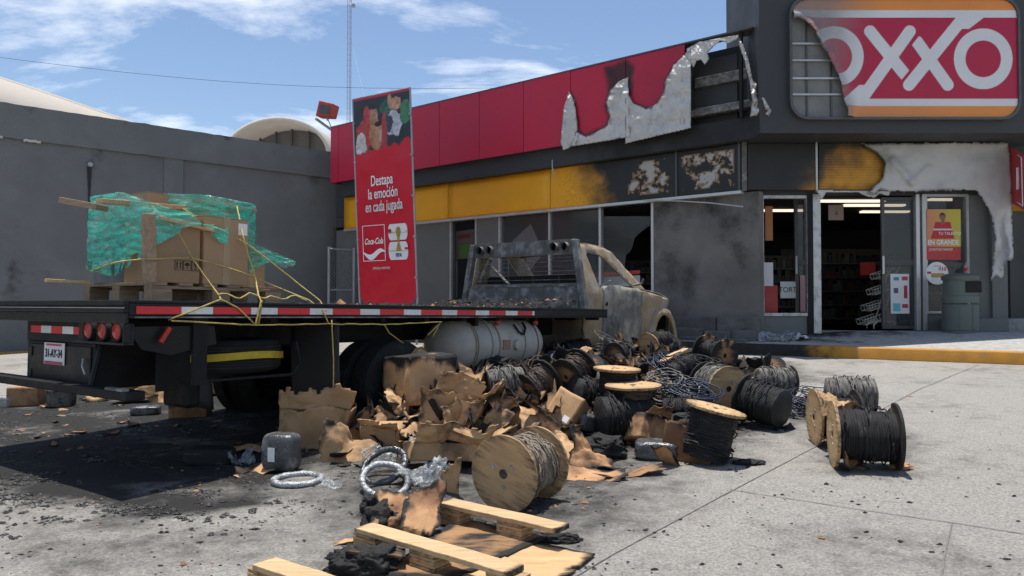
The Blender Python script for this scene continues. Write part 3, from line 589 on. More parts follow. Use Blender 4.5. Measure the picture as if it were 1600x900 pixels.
for px in (1262, 1300): x = fx(px, YS); MB().box((x - .014, YS - .034, SZ0 + .02), (x + .014, YS - .014, SZ1 - .05)).build('inner_post', 'framedark', sign)
c5 = lambda x, y: (1150 + x / 2.6475, y / 2.6475)
TEAR = [(1230, 33), (1249, 36), (1258, 45), (1272, 66), (1288, 92), (1303, 120), (1311, 150), (1317, 172), (1316, 190), (1225, 190)]
ORG, WHT, SRED = (.72, .25, .05), (.66, .655, .65), (.43, .014, .05)
def cap(x, y, a, bb, r): return segd(x, y, a, bb) - r
O1, O2 = c5(398, 241), c5(1010, 250)
def logo(x, y):
    if y < 19 or y > 167.5: col = ORG
    elif y < 30.5 or y > 156.5: col = WHT
    else:
        col = SRED; w = 9.2
        for (ox, oy) in (O1, O2):
            r = math.hypot(x - ox, (y - oy) * .965)
            if 27.5 < r < 45.5: col = WHT
        a, bq = c5(545, 137), c5(686, 312)
        if cap(x, y, a, bq, w) < 0 and (x - bq[0]) + (y - bq[1]) * .8 < 3: col = WHT
        if cap(x, y, c5(708, 137), c5(500, 430), w) < 0: col = WHT
        a, bq = c5(738, 180), c5(864, 357)
        if cap(x, y, a, bq, w) < 0 and (x - a[0]) + (y - a[1]) * .8 > -4: col = WHT
        if cap(x, y, c5(705, 357), c5(925, 85), w) < 0: col = WHT
        ax, ay = c5(525, 412); cx_, cy_ = c5(455, 412)
        if y > 135 and cap(x, y, c5(560, 345), c5(450, 440), w + 2) < 0 and x < ax + 4: col = WHT
        ax, ay = c5(885, 85)
        if y < 48 and cap(x, y, c5(860, 160), c5(990, 60), w + 2) < 0 and x > ax - 8: col = WHT
    return col
def signfn(u, v):
    p = SM @ Vector((SW * u, SH * v, 0)); px, py = proj(p); cs = [logo(px + ox, py + oy) for ox in (-.25, .25) for oy in (-.25, .25)]
    col = tuple(sum(c[i] for c in cs) / 4 for i in range(3)); d = polyd(px, py, TEAR[:9])
    g = 1 - sstep(5, 110, px - 1236 + (150 - py) * -.25 + 14 * fbm((px * .02, py * .03, 0))); g = max(g, .75 * (1 - sstep(0, 26, d)), .35 * sstep(150, 186, py) * (1 - sstep(1330, 1560, px)))
    gr = (.20, .185, .17); col = tuple(c * (1 - .8 * g) + q * .8 * g for c, q in zip(col, gr))
    k = math.exp(-(d / 13) ** 2); off = -.075 - .13 * k * (.7 + .5 * fbm((px * .03, py * .03, 1))) - .004 * math.sin(px * .35) * math.exp(-(d / 45) ** 2)
    return SM @ Vector((SW * u, SH * v, off)), max(0, .08 + .42 * math.exp(-(d / 4) ** 2) + .2 * g * fbm((px * .05, py * .05, 3))), col
RP = rrect(0.004, .996, .004 * SW / SH, 1 - .004 * SW / SH, .0001, 1)
ri = rrect(.012, SW - .012, .012, SH - .012, .26)
b = MB(); b.grid(440, 232, signfn, lambda u, v: inpoly(SW * u, SH * v, ri) and not inpoly(*proj(SM @ Vector((SW * u, SH * v, 0))), TEAR))
b.build('sign_face', 'signprint', sign, smooth=True)
# roof body, interior room
far = Lw(Lt(520, 0), 0, -.1); bl = far - LN * 6; br = Vector((10.5, 19, 0)); fp = [Lw(.1, 0, -.1), far, bl, br, Vector((9.4, 12.3, 0)), Vector((3.95, 12.25, 0))]
MB().prism([(p.x, p.y) for p in fp], 3.35, 5.35).build('roof', 'darkpanel', store)
MB().prism([(p.x, p.y) for p in fp], FZ - .3, FZ).build('shop_floor', mat('shop_floor_tiles', (.16, .155, .15), .5, 0, .3, 4, .05, soot=.15), store)
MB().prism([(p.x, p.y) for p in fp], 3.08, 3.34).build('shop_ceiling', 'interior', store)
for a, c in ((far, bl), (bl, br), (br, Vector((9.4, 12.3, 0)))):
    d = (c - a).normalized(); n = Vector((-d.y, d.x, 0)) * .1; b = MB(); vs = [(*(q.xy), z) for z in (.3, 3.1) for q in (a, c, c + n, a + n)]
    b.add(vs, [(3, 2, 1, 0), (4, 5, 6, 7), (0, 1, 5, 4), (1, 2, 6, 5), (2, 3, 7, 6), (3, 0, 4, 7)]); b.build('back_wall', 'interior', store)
for (px, py, Y, L) in ((1238, 311, 13.0, .9), (1330, 320, 13.6, 1.3), (1310, 307, 12.9, .7), (1368, 327, 14.2, 1.2), (1225, 338, 15.0, .9), (1385, 338, 15.2, 1.0), (1395, 309, 12.8, .4), (1480, 317, 13.4, .6)):
    x = at(px, py, Y).x; MB().box((x - L / 2, Y, 3.04), (x + L / 2, Y + .14, 3.075)).build('ceiling_tube', 'lamp', store)
b = MB(); fbox(b, 1578, 1640, 292, 330, 12.9, 13.1); b.build('yellow_panel', 'yellow', store)
b = MB(); fbox(b, 1578, 1680, 325, 515, 12.95, 13.2); b.build('wall', 'wallg', store)
b = MB(); fbox(b, 1560, 1690, 498, 524, 12.3, 13.0); b.build('step', 'walk', store)
# perpendicular red blade sign at the right end
rs = thing('blade_sign', 'red hanging blade sign with pale lettering at right shop corner', 'sign')
b = MB(); q = [at(1577, 228, 11.9), at(1600, 243, 11.2), at(1604, 331, 11.2), at(1582, 318, 11.9)]; b.add(q + [v + Vector((.05, .05, 0)) for v in q], [(0, 1, 2, 3), (7, 6, 5, 4), (0, 1, 5, 4), (1, 2, 6, 5), (2, 3, 7, 6), (3, 0, 4, 7)]); b.build('panel', mat('red_blade', (.5, .02, .035), .5, 0, .15, 6, .05, soot=.03), rs)
b = MB(); q = [at(1581, 236, 11.86), at(1596, 246, 11.3), at(1598, 322, 11.3), at(1585, 312, 11.86)]
for i in range(4): b.tube([q[i], q[(i + 1) % 4]], .008, 4)
b.tube([at(1590, 262, 11.5), at(1590, 296, 11.5)], .018, 4); b.build('lettering', 'white', rs)
# floodlight on a bracket above the fascia end
pf = Lw(ts[0], RT - .1, .2); fl = thing('floodlight', 'red box floodlight on a bracket at the far fascia end', 'floodlight', pf)
hd = at(512, 173, pf.y) - pf
MB().tube([(0, 0, 0), hd + Vector((-.28, 0, -.22)), hd + Vector((-.3, 0, -.2))], .035, 6).build('arm', 'galv', fl)
MB().tube([hd + Vector((0, 0, -.25)), hd + Vector((0, 0, -.1))], .03, 6).build('bracket', 'galv', fl)
hm = Matrix.Translation(hd) @ Matrix.Rotation(R(-18), 4, 'Z') @ Matrix.Rotation(R(12), 4, 'Y')
b = MB(); b.prism([(-.22, -.2), (.2, -.16), (.22, .17), (-.2, .2)], -.16, .16, hm @ Matrix.Rotation(R(90), 4, 'X')); b.build('housing', 'redpaint', fl, bevel=.02)
MB().box((-.13, -.172, -.12), (.17, -.164, .1), hm).build('lens', 'framedark', fl)
MB().tube([hd + Vector((0, 0, -.2)), hd + Vector((.1, 0, -.45)), (0.05, 0, -.2)], .012, 5).build('cable', 'black', fl)
# chain link gate between warehouse and shop
gp, gq = at(514, 400, 17.6), at(553, 400, 18.0); gt = thing('chain_link_gate', 'grey chain link gate beside the shop end wall', 'gate', (gp.x, gp.y, .25)); gd = Vector((gq.x - gp.x, gq.y - gp.y, 0))
for k in (0, 1): MB().tube([gd * k, gd * k + Vector((0, 0, 2.25))], .035, 8).build('post', 'galv', gt)
for z in (.15, 1.2, 2.2): MB().tube([Vector((0, 0, z)), gd + Vector((0, 0, z))], .025, 6).build('rail', 'galv', gt)
b = MB(); L = gd.length; e = gd.normalized(); hz = 2.05
for c in [i * .09 for i in range(-25, 32)]:                      # both diagonals, clipped to the gate
    for s in (1, -1):
        t0, t1 = sorted(((0 - c) / (s * 1.0), (L - c) / (s * 1.0))); t0, t1 = max(0, t0), min(hz, t1)
        if t1 - t0 > .05: b.tube([e * (c + s * t0) + Vector((0, 0, .15 + t0)), e * (c + s * t1) + Vector((0, 0, .15 + t1))], .004, 3, False)
b.build('mesh', 'galv', gt)
# litter bin by the doors
bp_ = at(1501, 522, 11.55); bn = thing('litter_bin', 'green grey plastic litter bin with lid beside shop doors', 'bin', (bp_.x, bp_.y, walkz(1.2)))
r = .255
MB().lathe([(r * .95, 0), (r * .95, .10), (r, .11), (r, .50), (r * .93, .52)], 28).build('body', 'bin', bn, smooth=40)
for a in range(0, 360, 45): MB().box((r * .985, -.012, .12), (r * 1.012, .012, .5), Matrix.Rotation(R(a + 10), 4, 'Z')).build('rib', 'bin', bn)
b = MB().lathe([(r * .93, .53), (r * 1.02, .54), (r * 1.02, .64), (r * .93, .66), (r * .93, .9)], 28); b.build('hood', 'bin', bn, smooth=40)
MB().lathe([(r * 1.02, .90), (r * 1.03, .96), (r * .8, 1.0), (.001, 1.005)], 28).build('lid', 'bin', bn, smooth=40)
MB().box((-.06, -r * .97, .70), (.19, -r * .9, .88)).build('flap_opening', 'black', bn, bevel=.02)
bt = thing('plastic_bottle', 'small clear drink bottle standing on the litter bin', 'bottle', (bp_.x + .1, bp_.y, walkz(1.2) + 1.0))
MB().lathe([(.03, 0), (.033, .02), (.033, .12), (.012, .17), (.012, .19)], 14).build('body', 'film', bt, smooth=40); MB().lathe([(.014, .185), (.014, .205)], 12).build('cap', 'red_lens', bt); MB().lathe([(.0337, .05), (.0337, .1)], 14).build('wrapper', 'red_tape', bt)
# window posters on the right pane
def sheet_print(name, label, cat, px0, px1, py0, py1, Y, fn, n=(60, 90)):
    t = thing(name, label, cat); b = MB(); b.grid(n[0], n[1], lambda u, v: (at(px0 + (px1 - px0) * u, py1 + (py0 - py1) * v, Y), 0, fn(u, v))); b.build('sheet', 'print', t, solid=.003); return t
def footy(u, v):
    bgc = (.55, .30, .08) if u < .5 else (.45, .42, .06)
    bgc = tuple(a * (1 - u) + c * u for a, c in zip((.6, .22, .12), (.55, .5, .06)))
    if v < .26: bgc = (.5, .05, .05)
    if math.hypot((u - .46), (v - .86) * 1.35) < .10: return (.22, .12, .08) if v < .885 else (.03, .02, .02)
    if abs(u - .47) < .05 and .70 < v < .8: return (.22, .12, .08)
    if abs(u - .47) < .34 - .25 * (v - .45) * 1.6 and .42 < v < .75 and abs(u - .47) < .36 * (1 - (v - .42)): return (.48, .02, .03) if abs(v - .6) > .012 else (.6, .6, .6)
    if math.hypot(u - .26, (v - .54) * 1.35) < .11: return (.6, .58, .55) if (int(u * 22) + int(v * 30)) % 2 else (.45, .05, .05)
    return bgc
po = sheet_print('player_poster', 'poster of a football player in red shirt in shop window', 'poster', 1448, 1501, 327, 406, YD - .045, footy)
fm = lambda px, py, Y: Matrix(((1, 0, 0, at(px, py, Y).x), (0, 0, -1, Y), (0, 1, 0, at(px, py, Y).z), (0, 0, 0, 1)))
text('lettering', 'EN GRANDE', .115, 'white', po, fm(1474, 379, YD - .049), .82, .001, bold=.003); text('lettering', 'TU TALENTO', .07, 'white', po, fm(1484, 365, YD - .049), .9, .001); text('lettering', '¡CONTÁCTANOS!', .055, 'white', po, fm(1470, 390, YD - .049), .9, .001)
rp = thing('round_sticker', 'round white promotion sticker on glass beside the litter bin', 'sticker'); c_ = at(1464, 427, YD - .05); rr_ = .19
RM = Matrix(((1, 0, 0, c_.x), (0, 0, -1, c_.y), (0, 1, 0, c_.z), (0, 0, 0, 1)))
b = MB().lathe([(rr_, 0), (rr_, .003)], 40, RM); b.build('disc', 'paper', rp); b = MB().box((-.1, -.07, .004), (.12, .0, .006), RM); b.t = [(.5, .3, .05)] * 8; b.build('product_picture', 'print', rp)
b = MB().box((-.17, -.01, .004), (-.1, .03, .006), RM); b.t = [(.6, .03, .05)] * 8; b.build('ribbon', 'print', rp); text('price', '$10', .085, 'red_tape', rp, RM @ Matrix.Translation((.09, .07, .004)), 1, .001, bold=.003); text('lettering', 'LLÉVATE', .035, 'red_tape', rp, RM @ Matrix.Translation((0, .12, .004)), 1, .001)
# white wire display rack in the doorway
w0 = at(1362, 512, YD + .35); rk = thing('wire_display_rack', 'cream wire display rack on castors standing in doorway', 'display rack', (w0.x, w0.y, FZ))
for y in (-.12, .12):
    MB().tube([(-.02, y, .02), (-.02, y, .1), (.06, y, .15), (.3, y, .15), (.38, y, .1), (.4, y, .03)], .014, 7).build('foot', 'wire', rk, smooth=True)
    MB().tube([(.12, y, .15), (.26, y, .62), (.34, y, .95), (.44, y, 1.08)], .014, 7).build('upright', 'wire', rk, smooth=True)
for k, (x, z) in enumerate(((-.02, .14), (.06, .38), (.16, .66), (.23, .93))):
    b = MB(); a = R(-18); bm_ = Matrix.Translation((x, 0, z)) @ Matrix.Rotation(a, 4, 'Y')
    for hh in (0, .09): b.tube([bm_ @ Vector(q) for q in ((-.16, -.15, hh), (.16, -.15, hh), (.16, .15, hh), (-.16, .15, hh), (-.16, -.15, hh))], .006, 5)
    for i in range(7): b.tube([bm_ @ Vector(q) for q in ((-.16 + i * .053, -.15, .09), (-.16 + i * .053, -.15, 0), (-.16 + i * .053, .15, 0), (-.16 + i * .053, .15, .09))], .004, 4)
    b.build('basket', 'wire', rk)
for y in (-.12, .12): MB().lathe([(.028, -.012), (.028, .012)], 12, Matrix.Translation((.4, y, .028)) @ Matrix.Rotation(R(90), 4, 'X')).build('castor', 'black', rk)
# dim goods and shelves inside
GC = [(.07, .01, .012), (.05, .04, .012), (.012, .018, .04), (.06, .06, .06), (.02, .035, .02), (.04, .02, .012), (.015, .015, .015), (.015, .015, .015)]  # packet palette darkened, the dimness of the room is put into the colours
def shelf(px, Y, w, h, lab, seed):
    rng = random.Random(seed); p = at(px, 500, Y); t = thing('shop_shelf', lab, 'shelf', (p.x, p.y, FZ))
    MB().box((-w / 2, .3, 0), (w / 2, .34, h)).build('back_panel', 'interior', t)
    for k in range(5):
        z = .1 + k * (h - .15) / 5; MB().box((-w / 2, 0, z), (w / 2, .3, z + .025)).build('shelf_board', 'framedark', t)
        x = -w / 2 + .03
        while x < w / 2 - .12:
            ww = rng.uniform(.06, .14); hh = rng.uniform(.1, .24); b = MB().box((x, .03, z + .025), (x + ww * .9, .25, z + .025 + hh)); b.t = [rng.choice(GC)] * 8; b.build('packet', 'print', t, bevel=.006); x += ww
shelf(1320, 16.2, 2.6, 1.7, 'dim stocked shelf deep inside behind the open doorway', 1)
shelf(1480, 13.6, .9, 1.5, 'dim stocked shelf behind the player poster window', 2)
shelf(1225, 15.4, 1.0, 1.5, 'dim stocked shelf behind the burnt left window', 3)
shelf(960, 17.2, 2.4, 1.5, 'dim stocked shelf behind the broken side window', 4)
shelf(1405, 14.2, .8, 1.3, 'dim stocked shelf behind the closed glass door', 5)
def inbox(name, lab, cat, px0, px1, py0, py1, Y, col, d=.12, txt=None):
    t = thing(name, lab, cat); b = MB(); fbox(b, px0, px1, py0, py1, Y, Y + d); b.t = [col] * 8; b.build('board', 'print', t, bevel=.005); 
    if txt: text('lettering', txt, .13, 'ink', t, fm((px0 + px1) / 2, (py0 + py1) / 2, Y - .003), .9, .001)
    return t
inbox('tortilla_sign', 'white board lettered TORT behind the left shop window', 'sign', 1219, 1243, 440, 466, YD + .3, (.5, .52, .5), .02, 'TORT')
inbox('hanging_tag', 'beige cardboard tag hanging in the open doorway', 'tag', 1295, 1319, 320, 344, YD + .4, (.24, .17, .13), .02, 'a')
inbox('red_crate', 'red box on the floor behind the left shop window', 'box', 1192, 1215, 446, 490, YD + .35, (.4, .03, .03), .3)
inbox('green_tag', 'green and orange tag strip hanging inside left window', 'tag', 1196, 1208, 322, 376, YD + .25, (.35, .12, .03), .02)
inbox('white_bag', 'white plastic bag hanging inside the left window', 'bag', 1192, 1208, 410, 447, YD + .3, (.6, .6, .6), .1)
inbox('red_display', 'red display board hanging above shelves inside the doorway', 'sign', 1345, 1368, 410, 430, YD + 1.2, (.45, .03, .03), .05)
# plastic scraps on the sidewalk by the low wall
def crumpled(b, w, h, amp, n, seed, char=.0, m=None, tear=.25, fold=1.0, edge=.0, soft=False):
    rng = random.Random(seed * 7 + 1); S = max(w, h); L = []
    for _ in range(5): a = rng.uniform(0, 6.28); L.append((math.cos(a), math.sin(a), rng.uniform(-.3, .3) * S, rng.uniform(.35, 1.0) * (1 if rng.random() < .55 else -1) * amp / S * 2.4))
    def fn(u, v):
        x, y = (u - .5) * w, (v - .5) * h; th = math.atan2(y, x + 1e-9); rho = max(abs(u - .5), abs(v - .5)) * 2
        j = 1 + rho ** 3 * tear * (1.3 * fbm((math.cos(th) * 1.6 + seed, math.sin(th) * 1.6, seed)) + .28 * fbm((math.cos(th) * 6, math.sin(th) * 6 + seed, 3)) - .05)
        x, y = x * j, y * j; z = 0
        for (a, c, o, k) in L: z += k * abs(a * x + c * y - o)
        z += amp * (.16 if not soft else .8) * fbm((x / S * 5 + seed, y / S * 5, seed * .7)) + amp * (.05 if not soft else .35) * fbm((x / S * 14, y / S * 14, seed)); q = fbm((u * 4 + seed, v * 4, 9))
        c = char + edge * sstep(.62, 1, rho + .2 * q) * 1.5 + .22 * q; p = Vector((x, y, z)); return (m @ p if m else p), max(0, c), (1, 1, 1)
    b.grid(n, n, fn); zs = [v[2] for v in b.v]; zm = sum(zs) / len(zs) if zs else 0
    if not m: b.v = [(v[0], v[1], v[2] - zm) for v in b.v]
    return b
for (px, py, w, lab, mt, s) in ((1215, 514, .7, 'heap of grey translucent plastic film below the shop window', 'film', 3), (1252, 521, .22, 'crumpled white paper cup scrap beside the door post', 'paper', 5)):
    p = at(px, py, 11.75); o = crumpled(MB(), w, .45 if w > .5 else .15, .10 if w > .5 else .05, 26, s, soft=True).build('plastic_scrap', mt, None, True, solid=.002); o.location = (p.x, p.y, walkz(.8) + .03); tag(o, lab, 'scrap')
# ------------------------------------------------------------------ flatbed truck
PSI = math.atan2(.823, .568); TP = Vector((-2.264, 4.25, 0))
truck = thing('flatbed_truck', 'burnt out flatbed truck with black deck and charred beige cab', 'truck', TP, (0, R(.9), PSI))
TMX = Matrix.Translation(TP) @ Matrix.Rotation(PSI, 4, 'Z') @ Matrix.Rotation(R(.9), 4, 'Y')
def TW(x, y, z): return TMX @ Vector((x, y, z))
def ty(px, py, y):
    o = TMX.inverted() @ EYE; d = TMX.inverted().to_3x3() @ ray(px, py); return o + d * ((y - o.y) / d.y)
def tx(px, py, x):
    o = TMX.inverted() @ EYE; d = TMX.inverted().to_3x3() @ ray(px, py); return o + d * ((x - o.x) / d.x)
BL, BW, BZ = 6.14, 2.36, 1.14
# deck and its C-section rails
MB().box((.06, .06, BZ - .05), (5.93, BW - .06, BZ - .012)).build('deck', 'steel2', truck)
def rail(name, y0, y1, x0, x1):
    b = MB(); b.box((x0, y0, BZ - .018), (x1, y1, BZ)); b.box((x0, y0 + .004 * (1 if y0 < 1 else -1), BZ - .092), (x1, y1 - .03, BZ - .018)); b.box((x0, y0, BZ - .11), (x1, y1, BZ - .092))
    o = b.build(name, 'steel', truck, bevel=.004); return o
sr = rail('side_rail', 0, .07, .0, BL)
b = MB(); b.box((0, BW - .07, BZ - .11), (BL, BW, BZ)); b.build('side_rail', 'steel', truck, bevel=.004)
a = sr.data.attributes.new('char', 'FLOAT', 'POINT'); a.data.foreach_set('value', [.35 if v.co.x > 3 else 0 for v in sr.data.vertices])
b = MB(); b.box((-.035, -.0, BZ - .03), (-.002, BW, BZ - .001)); b.box((-.022, 0, BZ - .052), (-.002, BW, BZ - .03)); b.box((-.035, 0, BZ - .075), (-.002, BW, BZ - .052)); b.box((-.02, 0, BZ - .14), (-.002, BW, BZ - .075)); b.build('rear_beam', 'steel', truck, bevel=.004)
MB().box((-.037, .0, BZ - .05), (-.03, BW, BZ - .044)).build('rear_beam_edge', 'galv', truck)
# reflective tape, alternating strips along the side
x = .04; k = 0; lens = [.165, .165]
while x < 4.36:
    L = .20 if k % 2 == 0 else .155
    x1 = min(x + L * 1.42, 4.40); MB().box((x, -.0025, BZ - .082), (x1 - .003, .003, BZ - .036)).build('tape_strip', 'red_tape' if k % 2 == 0 else 'white_tape', truck); x = x1; k += 1
MB().box((.03, -.003, BZ - .106), (BL * .6, .0, BZ - .098)).build('rail_lip', 'rack', truck)
# rear lamp box with three round lamps
b = MB(); b.box((.03, .03, .885), (.05, .68, 1.0)); b.box((-.015, .03, .87), (.05, .68, .885)); b.box((-.015, .03, .885), (.03, .045, 1.0)); b.build('lamp_box', 'steel', truck, bevel=.004)
for y in (.15, .325, .50):
    LM = Matrix.Translation((.03, y, .955)) @ Matrix.Rotation(R(-90), 4, 'Y')
    o = MB().lathe([(.066, 0), (.066, .03), (.056, .032), (.056, .0)], 24, LM).build('lamp_rim', 'rubber', truck, smooth=40)
    MB().lathe([(.054, .005), (.054, .026), (.04, .034), (.001, .036)], 24, LM).build('tail_lamp', 'red_lens', truck, smooth=50)
MB().box((.10, .68, .86), (.13, 1.6, 1.01)).build('rear_panel', 'steel2', truck)
for k in range(5):
    y0 = 1.53 - k * .16; MB().box((.094, y0 - .155, .915), (.1, y0, .965)).build('tape_strip', 'red_tape' if k % 2 == 0 else 'white_tape', truck)
# rear box with number plate
MB().box((.11, .62, .56), (.6, 1.62, .86)).build('rear_box', 'steel2', truck, bevel=.012)
MB().box((.098, .66, .585), (.11, 1.55, .835)).build('box_door', 'steel', truck, bevel=.006)
for z in (.62, .78): MB().box((.09, 1.5, z - .035), (.1, 1.56, z + .035)).build('hinge', 'steel', truck, bevel=.004)
MB().tube([(.085, .72, .76), (.07, .70, .71), (.075, .67, .66)], .008, 6).build('latch', 'galv', truck)
pl = MB().box((.088, 1.0, .70), (.095, 1.30, .85)).build('number_plate', 'paper', truck, bevel=.004)
PM = Matrix(((0, 0, -1, .0855), (-1, 0, 0, 1.15), (0, 1, 0, .775), (0, 0, 0, 1)))
text('plate_number', '31-AY-34', .078, 'ink', pl, PM, .82, .001, bold=.0015)
MB().box((-.13, -.052, .001), (.13, -.072, .002), PM).build('plate_band', mat('magenta_print', (.45, .05, .15), .5, 0, .1, 9, 0), pl); MB().box((-.11, .055, .001), (.11, .068, .002), PM).build('plate_band', 'red_tape', pl)
# bumper bar hung below
b = MB(); b.box((-.02, -.02, .545), (.10, BW + .05, .60)); b.build('bumper_bar', 'steel2', truck, bevel=.008)
MB().box((-.022, .02, .60), (.02, .22, .615)).build('bumper_edge', 'rack', truck)
for y in (.52,): MB().tube([(.04, y, .6), (.12, y + .04, .88)], .018, 6).build('bumper_stay', 'steel', truck)
# chassis
for y in (.72, 1.56): MB().box((.2, y, .80), (8.7, y + .08, 1.01)).build('chassis_rail', 'steel2', truck)
for x in [.5 + i * .55 for i in range(11)]: MB().box((x, .08, 1.0), (x + .06, BW - .08, 1.085)).build('cross_member', 'steel2', truck)
b = MB(); b.prism([(.02, .98), (.6, .98), (.62, .86), (.3, .8), (.12, .84)], .04, .048, Matrix(((1, 0, 0, 0), (0, 0, 1, .03), (0, 1, 0, 0), (0, 0, 0, 1)))); b.build('corner_gusset', 'steel', truck)
b = MB(); b.prism([(.34, .80), (.62, .80), (.75, .70), (.9, .70), (.9, .62), (.5, .60), (.5, .55), (.34, .55)], .3, .31, Matrix(((1, 0, 0, 0), (0, 0, 1, .0), (0, 1, 0, 0), (0, 0, 0, 1)))); b.build('tow_bracket', 'steel2', truck, bevel=.003)
rl = MB().box((-.015, -.01, -.055), (.015, .01, .055), Matrix.Translation((.24, .03, .93)) @ Matrix.Rotation(R(32), 4, 'Y')).build('side_reflector', 'red_lens', truck, bevel=.004)
# spare wheel lying in a cradle under the deck
def tyre_mesh(r, w, seg=40):
    b = MB(); pr = [(r * .56, -w * .36), (r * .62, -w * .48), (r * .86, -w * .5), (r * .95, -w * .44), (r * .985, -w * .36)]
    tread = []
    for i in range(9): z = -w * .34 + w * .68 * i / 8; tread += [(r, z), (r, z + w * .05), (r * .975, z + w * .055), (r * .975, z + w * .075)] if i < 8 else [(r, z)]
    pr += tread + [(r * .985, w * .36), (r * .95, w * .44), (r * .86, w * .5), (r * .62, w * .48), (r * .56, w * .36)]
    b.lathe(pr, seg, None, True); return b.mesh('tyre')
def rim_mesh(r, w):
    b = MB().lathe([(r * .57, -w * .37), (r * .52, -w * .3), (r * .5, -w * .05), (r * .3, -w * .12), (r * .28, -w * .3), (r * .12, -w * .32), (.001, -w * .32)], 32)
    b.lathe([(r * .575, w * .37), (r * .55, w * .37), (r * .52, -w * .28), (r * .57, -w * .37)], 32, None, True); return b.mesh('rim')
def wheel(name, loc, rot, r=.40, w=.24, tm='rubber', rm='steel2', parent=truck, tyre=True):
    wmx = Matrix.Translation(loc) @ rot
    t = rim_mesh(r, w); t.transform(wmx); o = link(name, t, rm, parent, smooth=40)
    if tyre: t = tyre_mesh(r, w); t.transform(wmx); link('tyre', t, tm, o, smooth=40)
    return o
wheel('spare_wheel', (.95, .50, .76), Matrix.Rotation(0, 4, 'X'), .41, .23)
cr = MB(); 
for q in ([(.50, .06, 1.0), (.50, .06, .62), (1.22, .06, .62), (1.30, .06, .70), (1.26, .06, .86)],): cr.tube(q, .012, 6)
cr.box((.44, .05, .60), (.54, .07, 1.05)); cr.build('spare_cradle', 'steel2', truck)
b = MB(); pts = [(.95 + .425 * math.cos(a), .50 + .425 * math.sin(a), .765 + .01 * math.sin(a * 3)) for a in [R(180 + i * 12) for i in range(16)]]
for (x0, y0, z0), (x1, y1, z1) in zip(pts[:-1], pts[1:]): b.add([(x0, y0, z0 - .025), (x1, y1, z1 - .025), (x1, y1, z1 + .025), (x0, y0, z0 + .025)], [(0, 1, 2, 3)])
b.build('ratchet_strap', 'strap', truck, solid=.004)
# mudflaps and twin rear wheels
def mudflap(x, y0, y1, z0):
    b = MB(); b.grid(8, 10, lambda u, v: ((x + .05 * (1 - v) ** 2 + .012 * math.sin(u * 3), y0 + (y1 - y0) * u, z0 + (1.0 - z0) * v), 0, (1, 1, 1))); return b.build('mudflap', 'flap', truck, True, solid=.012)
mudflap(1.66, .05, .62, .17); mudflap(1.66, 1.76, 2.3, .17)
MB().box((.62, .42, .40), (.74, .72, .62)).build('exhaust_box', 'steel2', truck, bevel=.03)
for y in (.20, .46, 1.90, 2.16): wheel('rear_wheel', (2.42, y, .42), Matrix.Rotation(R(90), 4, 'X'), .415, .235)
MB().tube([(2.42, .2, .42), (2.42, 2.1, .42)], .07, 10).build('rear_axle', 'steel2', truck)
MB().lathe([(.17, -.14), (.2, -.06), (.2, .06), (.17, .14)], 20, Matrix.Translation((2.42, 1.18, .42)) @ Matrix.Rotation(R(90), 4, 'X')).build('differential', 'steel2', truck, smooth=40)
# white gas tank slung under the deck
TK = Matrix.Translation((0, .36, .745)) @ Matrix.Rotation(R(90), 4, 'Y')
pr = [(.001, 3.16), (.12, 3.18), (.22, 3.25), (.275, 3.36), (.285, 3.46), (.285, 4.55), (.275, 4.69), (.22, 4.8), (.12, 4.87), (.001, 4.89)]
tk = MB().lathe(pr, 36, TK).build('gas_tank', 'tank', truck, smooth=60)
for x in (3.5, 3.74, 4.34, 4.6): MB().lathe([(.296, x), (.296, x + .05), (.291, x + .05), (.291, x)], 36, TK, True).build('tank_strap', 'tank', tk, smooth=40)
for x in (3.46, 3.86): MB().lathe([(.293, x), (.296, x + .01), (.293, x + .02)], 36, TK).build('weld_seam', 'oldwood', tk)
MB().box((3.92, .067, .70), (4.05, .082, .80)).build('tank_label', mat('tank_label_print', (.3, .17, .13), .6, 0, .4, 30, 0), tk)
b = MB().lathe([(.055, 0), (.055, .05), (.04, .055)], 20, Matrix.Translation((4.16, .09, .745)) @ Matrix.Rotation(R(90), 4, 'X')); b.build('tank_gauge', 'tank', tk, smooth=40)
MB().tube([(4.2, .14, .96), (4.22, .08, .88), (4.3, .07, .85), (4.38, .1, .92), (4.4, .16, .98)], .012, 6).build('hose', 'black', tk)
for x in (3.9, 4.62): MB().lathe([(.03, 0), (.03, .04)], 12, Matrix.Translation((x, .13, .955))).build('valve', 'redpaint', tk)
for x in (3.5, 4.6): MB().box((x, .12, .95), (x + .05, .3, 1.04)).build('tank_hanger', 'steel2', truck)
# headache rack
HX = 5.80
rack = MB(); yl, yr = 2.1, .2
def rq(y, z, w=.06, d=.05): return (y, z, w, d)
b = MB()
HB = Matrix(((0, 0, 1, HX), (1, 0, 0, 0), (0, 1, 0, 0), (0, 0, 0, 1)))     # (y, z, x)
top = [(.31, 1.84), (.31, 2.0), (.34, 2.035), (1.88, 2.035), (1.92, 2.0), (1.94, 1.84)]
def plate_holes(poly, holes, th, mx):
    bm = bmesh.new(); es = []
    for P in [poly] + holes:
        vs = [bm.verts.new((x, y, 0)) for x, y in P]; es += [bm.edges.new((vs[i - 1], vs[i])) for i in range(len(vs))]
    bmesh.ops.triangle_fill(bm, use_beauty=True, use_dissolve=False, edges=es)
    r_ = bmesh.ops.extrude_face_region(bm, geom=bm.faces[:]); bmesh.ops.translate(bm, verts=[v for v in r_['geom'] if isinstance(v, bmesh.types.BMVert)], vec=(0, 0, th))
    bmesh.ops.recalc_face_normals(bm, faces=bm.faces); me = bpy.data.meshes.new('plate'); bm.to_mesh(me); bm.free(); me.transform(mx); return me
